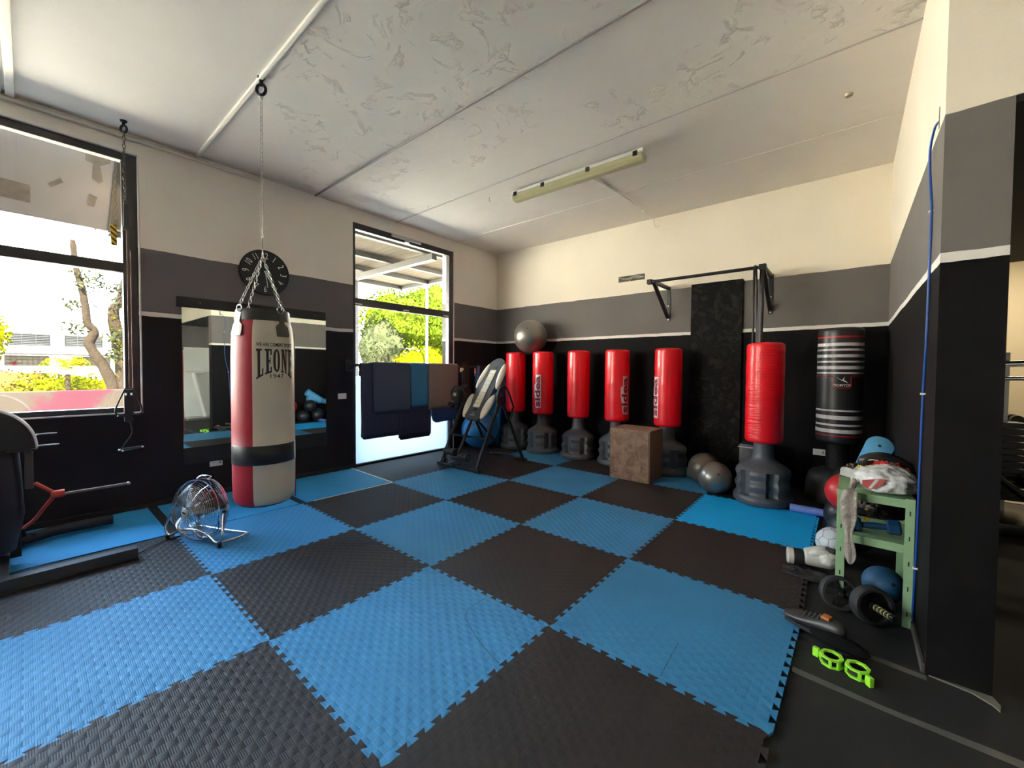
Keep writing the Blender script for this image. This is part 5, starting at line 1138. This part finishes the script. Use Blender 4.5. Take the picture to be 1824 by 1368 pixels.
MD = Matrix.Translation(K(-2.1, -.955, .80)) @ Matrix(((0, 0, 1, 0), (1, 0, 0, 0), (0, 1, 0, 0), (0, 0, 0, 1)))
hd = [(.235*math.cos(PI*k/32), .27*math.sin(PI*k/32)) for k in range(33)]
bm = bmesh.new(); prism(bm, hd, -.055, .055, M=MD); prism(bm, [(x*.93, y*.93) for x, y in hd], .055, .07, M=MD); dsk = finish('round_pad', bm, m_bkr, t, smooth=True)
for dx in (-.04, .03):
    bm = bmesh.new()
    tube(bm, [MD @ V(1.012*x, 1.012*y, dx) for x, y in hd], .011, 8); finish('highlight_rim', bm, mat('rim_highlight', (.72, .78, .85), .3), dsk, smooth=True)  # pale blue-white colour paints the bright reflection along the rim
bm = bmesh.new(); box(bm, -.08, .08, -.02, .49, .785, .80, .003); finish('top_plate', bm, m_bk, t)
bm = bmesh.new(); lathe(bm, [(.10, .10), (.12, .17), (.35, .21), (.60, .20), (.80, .19)], 24, M=Matrix.Translation(K(-2.15, -.98, 0))); finish('body_housing', bm, m_bkm, t, smooth=True)
for z, y1 in ((.885, -.62), (.806, -.61)):
    bm = bmesh.new(); tube(bm, [K(-2.1, -.86, z-.003), K(-2.1, y1, z)], .006, 8); finish('side_rod', bm, m_chrome, t, smooth=True)
bm = bmesh.new(); tube(bm, smooth_path([K(-2.45, -.80, .24), K(-2.45, -.79, .15), K(-2.52, -.78, .09)], 4), .013, 8); ball(bm, K(-2.45, -.73, .11), .02, u=10, v=8); finish('strap_anchor', bm, m_bk, t, smooth=True)
t = thing('wooden_stick', 'thin worn wooden stick held sideways by the red strap near the machine', 'stick', (-2.1, -.4, .45))
bm = bmesh.new(); tube(bm, [(0, -.20, -.003), (.0, .14, -.0)], .010, 10); finish('stick_shaft', bm, mat('worn_beech', (.24, .19, .15), .6), t, smooth=True)
bm = bmesh.new(); ball(bm, (0, .14, 0), .013, u=12, v=8); finish('end_cap', bm, m_steel, t, smooth=True)
t = thing('red_strap', 'red webbing strap tied in a Y around the end of the wooden stick', 'strap', (-2.1, -.63, .45)); m_rs = mat('red_webbing', (.50, .045, .02), .7)
bm = bmesh.new(); tube(bm, [(0, -.095, .10), (0, -.01, .015)], .012, 8); finish('upper_strand', bm, m_rs, t, smooth=True)
bm = bmesh.new(); tube(bm, smooth_path([(0, -.01, -.01), (-.06, -.06, -.10), (-.20, -.10, -.20), (-.33, -.15, -.28)], 5), .012, 8); finish('lower_strand', bm, m_rs, t, smooth=True)
bm = bmesh.new(); tube(bm, [(0, -.025, .004), (0, .04, .003)], .026, 12); finish('knot', bm, m_rs, t, smooth=True)
# ------------------------------------------------------------------ side gym seen past the pillar
t = thing('cable_machine', 'chrome and black gym machine in the next room seen past the pillar', 'gym machine', (3.30, 5.0, 0), .2)
for x in (-.28, .0, .28):
    bm = bmesh.new(); box(bm, x-.025, x+.025, -.03, .03, 0, 1.55, .004); finish('upright', bm, mat('grey_steel_frame', (.30, .28, .26), .35, metal=.8), t)
bm = bmesh.new(); tube(bm, [(-.45, -.05, 1.42), (.4, -.05, 1.46)], .03, 10); tube(bm, [(-.4, -.1, 1.30), (.4, -.1, 1.32)], .02, 10); finish('top_bar', bm, m_chrome, t, smooth=True)
bm = bmesh.new()
for k in range(12): box(bm, -.14, .12, -.10, .06, .20+.06*k, .25+.06*k, .004)
finish('weight_stack', bm, m_bk, t)
bm = bmesh.new(); tube(bm, [(-.30, -.15, 1.15), (-.28, -.2, .80)], .03, 10); tube(bm, [(-.30, -.2, .72), (-.30, -.2, .55)], .045, 10); finish('lever_arm', bm, m_chrome, t, smooth=True)
bm = bmesh.new(); tube(bm, [(-.45, -.2, .75), (.1, -.4, .2)], .03, 10); box(bm, -.5, .4, -.5, .3, 0, .09, .01); finish('base_frame', bm, m_bk, t, smooth=True)
bm = bmesh.new(); box(bm, -.30, -.16, -.25, -.10, .85, 1.05, .02); box(bm, .05, .3, -.3, -.1, .35, .45, .02); finish('seat_pad', bm, mat('dark_maroon_vinyl', (.05, .012, .016), .4), t, smooth=True)
t = thing('weight_rack', 'dark dumbbell rack against the far wall of the next room', 'rack', (3.6, 7.4, 0))
bm = bmesh.new(); box(bm, -.7, .8, -.2, .2, .25, .30, .01); box(bm, -.7, .8, -.15, .2, .65, .70, .01); box(bm, -.68, -.62, -.2, .2, 0, 1.1, .01); box(bm, .7, .76, -.2, .2, 0, 1.1, .01); finish('rack_frame', bm, m_bk, t)
for z in (.36, .76):
    for k in range(5):
        bm = bmesh.new(); x = -.55+.27*k; tube(bm, [(x, -.15, z), (x, -.05, z)], .06, 12); tube(bm, [(x, .05, z), (x, .15, z)], .06, 12); tube(bm, [(x, -.06, z), (x, .06, z)], .015, 8); finish('dumbbell', bm, m_bkr, t, smooth=True)
t = thing('incline_frame', 'pale grey steel frame leaning by the side wall, seen in the mirror', 'frame', (4.9, 2.05, 0)); bm = bmesh.new(); tube(bm, [(.0, .20, .04), (.12, -.02, 1.22)], .05, 10); tube(bm, [(.05, -.2, 1.22), (.15, .2, 1.22)], .03, 10); finish('main_tube', bm, m_wp, t, smooth=True)
bm = bmesh.new(); box(bm, -.35, .2, -.25, .35, FZ, .05, .01); finish('foot_plate', bm, m_steel, t)
# ------------------------------------------------------------------ outside
m_gnd = mat('sunlit_concrete', (.74, .64, .50), .85, var=.15, vscale=2)
bm = bmesh.new(); box(bm, -60, -6.5, -40, 60, -.25, -.12); finish('ground_yard', bm, m_gnd, kind='structure')
bm = bmesh.new(); box(bm, -6.5, XL-.28, -40, 60, -.25, -.12); finish('ground_terrace', bm, mat('low_bounce_paving', (.22, .19, .16), .85, var=.15, vscale=2), kind='structure')  # paving colour darkened to cut the daylight bounced onto the ceiling
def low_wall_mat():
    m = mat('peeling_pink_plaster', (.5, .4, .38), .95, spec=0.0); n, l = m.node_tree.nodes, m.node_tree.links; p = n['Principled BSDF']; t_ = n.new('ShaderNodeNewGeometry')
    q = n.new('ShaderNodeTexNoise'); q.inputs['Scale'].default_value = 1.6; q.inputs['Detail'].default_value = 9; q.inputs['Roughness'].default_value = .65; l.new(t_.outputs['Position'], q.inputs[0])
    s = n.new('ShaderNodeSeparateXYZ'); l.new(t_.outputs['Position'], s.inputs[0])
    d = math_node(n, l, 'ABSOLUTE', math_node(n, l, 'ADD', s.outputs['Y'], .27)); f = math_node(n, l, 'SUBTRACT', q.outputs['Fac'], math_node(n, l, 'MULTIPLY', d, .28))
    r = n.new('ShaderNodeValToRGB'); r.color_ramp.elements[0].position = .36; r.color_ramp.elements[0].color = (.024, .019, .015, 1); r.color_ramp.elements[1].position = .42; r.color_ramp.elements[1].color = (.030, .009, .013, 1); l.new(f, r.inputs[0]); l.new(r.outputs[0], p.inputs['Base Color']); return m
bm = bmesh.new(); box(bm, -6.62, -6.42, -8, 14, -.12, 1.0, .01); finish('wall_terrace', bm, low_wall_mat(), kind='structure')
m_tr = mat('bark', (.013, .0095, .0065), .9, spec=0.0, var=.35, vscale=14, bump=(30, .8, .02))
def leaves(bm, c, sc, n, size, mi=0, shell=.5):
    for _ in range(n):
        while True:
            d = V(random.uniform(-1, 1), random.uniform(-1, 1), random.uniform(-1, 1))
            if shell < d.length <= 1: break
        p = Vector(c)+V(d.x*sc[0], d.y*sc[1], d.z*sc[2]); a = V(random.gauss(0, 1), random.gauss(0, 1), random.gauss(0, 1)).normalized(); b_ = a.orthogonal().normalized()
        b_ = (b_*math.cos(_)+a.cross(b_)*math.sin(_)); s = size*random.uniform(.6, 1.3); w = a.cross(b_)
        q = [bm.verts.new(p+b_*s), bm.verts.new(p+w*s*.45), bm.verts.new(p-b_*s), bm.verts.new(p-w*s*.45)]; f = bm.faces.new(q); f.material_index = mi
def leafm(name, c1, c2):
    m = mat(name, c1, .9, spec=0.0); n, l = m.node_tree.nodes, m.node_tree.links; p = n['Principled BSDF']; g = n.new('ShaderNodeNewGeometry'); mx = n.new('ShaderNodeMix'); mx.data_type = 'RGBA'
    mx.inputs[6].default_value = (*c1, 1); mx.inputs[7].default_value = (*c2, 1); l.new(g.outputs['Random Per Island'], mx.inputs[0]); l.new(mx.outputs[2], p.inputs['Base Color']); return m
lf1 = leafm('green_leaves', (.008, .016, .001), (.036, .050, .003)); lf2 = leafm('yellow_green_leaves', (.028, .034, .0006), (.055, .052, .001)); lf3 = leafm('autumn_leaves', (.045, .02, .005), (.05, .04, .008)); lf4 = leafm('olive_leaves', (.006, .008, .004), (.02, .022, .010))
def inner_mass(bm, c, sc, k=.8):
    vs = ball(bm, (0, 0, 0), 1, u=20, v=14)
    from mathutils import noise
    for q in vs:
        f = k*(1+.25*noise.noise(q.co*2.5+Vector(c))); q.co = V(q.co.x*sc[0]*f, q.co.y*sc[1]*f, q.co.z*sc[2]*f)+Vector(c)
def tree(x, y, crowns, trunk, n, size, label, m_, name='tree', group=None):
    t = thing(name, label, 'tree', (x, y, -.12), group=group)
    bm = bmesh.new(); tube(bm, smooth_path([V(a-x, b_-y, c+.12) for a, b_, c, r in trunk], 4), [trunk[0][3]+(trunk[-1][3]-trunk[0][3])*k/(4*(len(trunk)-1)) for k in range(4*(len(trunk)-1)+1)], 10); finish('trunk', bm, m_tr, t, smooth=True)
    bm = bmesh.new()
    for c, sc in crowns: inner_mass(bm, (c[0]-x, c[1]-y, c[2]+.12), sc); leaves(bm, (c[0]-x, c[1]-y, c[2]+.12), sc, int(n*sc[0]*sc[1]*sc[2]**.5), size)
    finish('foliage', bm, m_, t, kind='stuff')
tree(-14, 9.6, [((-13.5, 9.8, 3.4), (1.6, 1.7, 1.5)), ((-13.6, 11.8, 3.9), (1.6, 1.7, 1.7))], [(-14, 9.8, -.12, .2), (-13.8, 9.8, 2.5, .12)], 1500, .085, 'large leafy green tree behind the canopy, seen through the door', lf1, group='trees outside')
tree(-14, 13, [((-14.5, 13.4, 3.6), (1.8, 1.8, 2.0)), ((-15, 15.5, 3.6), (2, 2, 2.4))], [(-14, 13.4, -.12, .2), (-14, 13.4, 2.5, .12)], 1100, .09, 'tall green tree at the right side of the door view', lf1, group='trees outside')
tree(-13, 9.0, [((-13.2, 8.9, 2.2), (1.1, 1.1, 1.6))], [(-13, 9, -.12, .1), (-13, 9, 2, .06)], 1600, .07, 'grey green slender tree at the left side of the door view', lf4, group='trees outside')
tree(-11.5, 9.6, [((-11.4, 9.7, 1.3), (.9, 1.5, 1.0))], [(-11.5, 9.6, -.12, .08), (-11.5, 9.6, 1, .05)], 2200, .06, 'bright yellow green bush low in the door view', lf2, name='bush', group='trees outside')
bm = bmesh.new()
for k in range(5): leaves(bm, (-12.5, 10.2+1.6*k-3, .6), (.9, 1.2, 1.0), 1500, .07)
tag(finish('hedge', bm, lf1), 'low green hedge under the trees in the door view', 'hedge', kind='stuff')
# trees in the window view
TP = [(-9, .356, .5, .10), (-9, .33, .95, .095), (-9, .21, 1.327, .085), (-9, .06, 1.648, .075), (-9, .02, 1.807, .075), (-9, .088, 2.025, .065), (-9, .0, 2.178, .06), (-9, -.024, 2.494, .055), (-9, -.069, 2.857, .05), (-9, -.129, 3.16, .045), (-9, -.17, 3.7, .035)]
t = thing('crooked_tree', 'crooked bare-trunked tree with sparse leaves leaning across the left window view', 'tree', (-9, .4, -.12), group='trees outside')
bm = bmesh.new(); pts = [V(a+9, b_-.4, c+.12) for a, b_, c, r in [(-9, .40, -.12, .11)]+TP]; rs = [.11]+[p[3] for p in TP]; sp = smooth_path(pts, 4); tube(bm, sp, [rs[min(len(rs)-1, k//4)] for k in range(len(sp))], 10); finish('trunk', bm, m_tr, t, smooth=True)
bm = bmesh.new()
for c in [(-.22, -.45, 2.55), (.1, .15, 2.6), (-.1, -.5, 2.1), (.1, .0, 1.95), (0, .12, 2.9), (0, -.35, 3.1), (.1, .05, 1.6), (.0, -.3, 2.9)]: leaves(bm, (c[0], c[1]-.05, c[2]+.1), (.25, .24, .14), 100, .042, shell=.0)
finish('foliage', bm, lf4, t, kind='stuff')
t = thing('rough_trunk_tree', 'thick rough tree trunk at the right edge of the left window view', 'tree', (-9, .42, -.12), group='trees outside')
bm = bmesh.new(); sp = smooth_path([(0, .07, 0), (0, .06, 1.0), (0, .03, 1.8), (0, -.05, 2.3), (0, -.06, 2.6), (0, .04, 2.78), (0, .12, 3.3)], 4); tube(bm, sp, [.13-.003*k for k in range(len(sp))], 10); finish('trunk', bm, m_tr, t, smooth=True)
bm = bmesh.new(); leaves(bm, (0, -.02, 2.1), (.2, .22, .6), 320, .03, shell=0); leaves(bm, (.1, .15, 1.5), (.2, .25, .5), 300, .03, shell=0); finish('foliage', bm, lf2, t, kind='stuff')
tree(-12, -1.5, [((-12, -1.56, 2.0), (.66, .64, .78))], [(-12, -1.6, -.12, .08), (-12, -1.6, 1.6, .05)], 6000, .05, 'round bright green tree cut by the left edge of the photo', lf2, group='trees outside')
bm = bmesh.new(); inner_mass(bm, (-12, -.9, .75), (.5, 1.0, .52), .85); leaves(bm, (-12, -.9, .75), (.5, 1.0, .52), 3500, .045); tag(finish('hedge', bm, lf3), 'orange tinged hedge at the left behind the terrace wall', 'hedge', kind='stuff')
bm = bmesh.new(); inner_mass(bm, (-11.8, -.1, .7), (.4, 1.0, .45), .85); leaves(bm, (-11.8, -.4, .75), (.5, .8, .45), 2500, .045); leaves(bm, (-11.6, .45, .70), (.5, .8, .55), 2500, .045); tag(finish('hedge', bm, lf2), 'bright yellow green hedge behind the terrace wall in the left window', 'hedge', kind='stuff')
t = thing('palm', 'small palm with drooping yellow green fronds in the left window view', 'palm tree', (-11, -.19, -.12)); bm = bmesh.new(); tube(bm, [(0, 0, 0), (0, .01, 1.3)], .04, 8); finish('trunk', bm, m_tr, t)
bm = bmesh.new()
for k in range(19):
    a = 2*PI*k/19; P = smooth_path([(0, 0, 1.3), (.14*math.cos(a), .14*math.sin(a), 1.58+.08*math.sin(k*2)), (.30*math.cos(a), .30*math.sin(a), 1.62), (.46*math.cos(a), .46*math.sin(a), 1.40)], 4)
    for i, p in enumerate(P[2:-1]):
        d = (P[i+3]-p).normalized() if i+3 < len(P) else d
        s = d.cross(V(0, 0, 1)).normalized()*.10
        for sg in (1, -1):
            q = [bm.verts.new(p), bm.verts.new(p+d*.03), bm.verts.new(p+s*sg+d*.05+V(0, 0, -.03))]; bm.faces.new(q)
finish('fronds', bm, lf2, t, kind='stuff')
# white industrial building
m_bld = mat('white_render', (.86, .85, .82), .8, var=.02, vscale=1)
t = thing('industrial_building', 'white industrial building with louvred windows beyond the terrace', 'building', (-30, 0, -.12))
bm = bmesh.new(); box(bm, -12, 0, -16, 12, 0, 4.15, .02); finish('walls', bm, m_bld, t)
bm = bmesh.new(); box(bm, -12.2, .3, -16.2, 12.2, 4.15, 4.4, .02); finish('roof', bm, mat('pale_roof', (.6, .6, .6), .7), t)
bm = bmesh.new(); box(bm, 0, .7, -16, 12, 2.02, 2.10, .01); finish('ledge', bm, mat('dark_grey_metal', (.012, .011, .011), .9, spec=0), t)  # plain dark grey ledge along the facade
for y0 in (-3.15, -1.35, .55, 2.3, 4.2):
    wd = finish('louvre_window', B(0.0, .05, y0, y0+1.4, 2.5, 3.12), mat('dark_louvre', (.007, .0075, .008), .9, spec=0), t)
    bm = bmesh.new()
    for k in range(7): box(bm, .05, .10, y0+.03, y0+1.37, 2.53+.085*k, 2.575+.085*k, M=Matrix.Identity(4))
    for k in (0, .33, .66, 1): box(bm, .06, .12, y0+1.4*k-.015, y0+1.4*k+.015, 2.5, 3.12)
    finish('louvre_slats', bm, mat('pale_louvre', (.019, .019, .019), .9, spec=0), wd)
for y0 in (-3.1, -1.45, .8, 2.5):
    wd = finish('shop_window', B(0, .05, y0, y0+1.45, 1.45, 1.98), mat('pale_shop_glass', (.024, .022, .018), .9, spec=0), t)
    bm = bmesh.new()
    for k in range(9): box(bm, .05, .08, y0+.18*k, y0+.18*k+.02, 1.45, 1.98)
    for z in (1.55, 1.75, 1.9): box(bm, .05, .08, y0, y0+1.45, z, z+.015)
    finish('window_grid', bm, mat('grid_grey', (.013, .012, .011), .9, spec=0), wd)
    bm = bmesh.new(); box(bm, .09, .11, y0+.15, y0+.45, 1.56, 1.60); box(bm, .09, .11, y0+.27, y0+.33, 1.48, 1.68); finish('red_mark', bm, mat('red_paint', (.03, .002, .002), .9, spec=0), wd)
# canopy in front of the door, on a post
m_can = mat('cream_sheet_roof', (.095, .078, .055), .8, spec=0.05); m_gal = mat('grey_painted_steel', (.03, .028, .025), .5)
t = thing('terrace_canopy', 'corrugated cream canopy on grey purlins outside the glazed door', 'canopy', (-3.33, 0, 3.36))
bm = bmesh.new(); n = 90; rows = []
for i in range(n+1): y = -.08+5.43*i/n; z = .06+(.012 if i % 2 else 0); rows.append((bm.verts.new((0, y, z)), bm.verts.new((-3.25, y, z))))
for a, b_ in zip(rows, rows[1:]): bm.faces.new((a[0], b_[0], b_[1], a[1]))
o = finish('roof_sheet', bm, m_can, t); md = o.modifiers.new('s', 'SOLIDIFY'); md.thickness = .004
for x in (-.15, -1.2, -2.17, -3.22):
    bm = bmesh.new(); box(bm, x-.04, x+.04, -.08, 5.35, -.03, .055, .003); finish('purlin', bm, m_gal, t)
for y in (-.03, 3.72, 5.30):
    bm = bmesh.new(); box(bm, -3.25, 0, y-.05, y+.05, -.14 if y != 5.30 else -.03, -.031 if y != 5.3 else .05, .003); finish('beam', bm, mat('pale_painted_beam', (.06, .056, .048), .5), t)
bm = bmesh.new(); box(bm, -2.75, -2.62, 3.66, 3.79, -3.48, -.14, .004); finish('post', bm, mat('pale_grey_post', (.05, .052, .056), .5), t)
t = thing('window_awning', 'weathered white sloping panel hung outside the top of the left window', 'awning', (-3.4, -1.9, 0))
m_aw = mat('weathered_white_board', (.25, .212, .185), .9, spec=0.0, var=.08, vscale=5)
Ma = frame_M((-.05, 1.75, 3.55), (0, -1, 0), (-1, 0, -.87))
bm = bmesh.new(); box(bm, 0, 3.6, 0, 1.02, 0, .03, .004, M=Ma); aw = finish('panel', bm, m_aw, t)
m_gl = mat('glue_stain', (.15, .115, .085), .9, spec=0.0, var=.4, vscale=20)
for P in ([(.03, .12), (.12, .09), (.21, .14), (.20, .24), (.15, .25), (.15, .42), (.10, .46), (.07, .42), (.10, .26), (.03, .20)], [(.10, .62), (.16, .60), (.17, .74), (.12, .75)], [(.36, .50), (.44, .60), (.42, .63), (.34, .54)], [(.55, .66), (1.3, .62), (1.3, .82), (.55, .86)]):
    bm = bmesh.new(); prism(bm, P, .0305, .033, M=Ma); finish('glue_stain', bm, m_gl, aw)
bm = bmesh.new(); box(bm, -.02, 0, 0, 1.02, -.0, .05, .003, M=Ma)
box(bm, -.10, -.02, .05, .98, .0, .02, M=Ma)
finish('edge_trim', bm, m_can, t)
t = thing('lamp_post', 'thin white pole standing among the trees in the door view', 'pole', (-10.5, 9.15, -.12)); bm = bmesh.new(); tube(bm, [(0, 0, 0), (0, 0, 4.6)], .045, 10); finish('pole', bm, m_wp, t, smooth=True)
bm = bmesh.new(); box(bm, -.2, .1, -.06, .06, 4.6, 4.68, .02); finish('lamp_head', bm, m_wp, t)

t = thing('ceiling_lamp', 'added lamp lighting the next room from its ceiling', 'ceiling light', (3.9, 7.6, 3.3))  # lamp added to brighten the next room
bm = bmesh.new(); box(bm, -.6, .6, -.08, .08, -.07, 0, .01); finish('housing', bm, m_wp, t)
l_ = bpy.data.lights.new('added_light', 'AREA'); l_.shape = 'RECTANGLE'; l_.size = 1.1; l_.size_y = .12; l_.energy = 14; l_.color = (1, .85, .62)
o = bpy.data.objects.new('added_light', l_); COL.objects.link(o); o.parent = t; o.location = (0, 0, -.08)
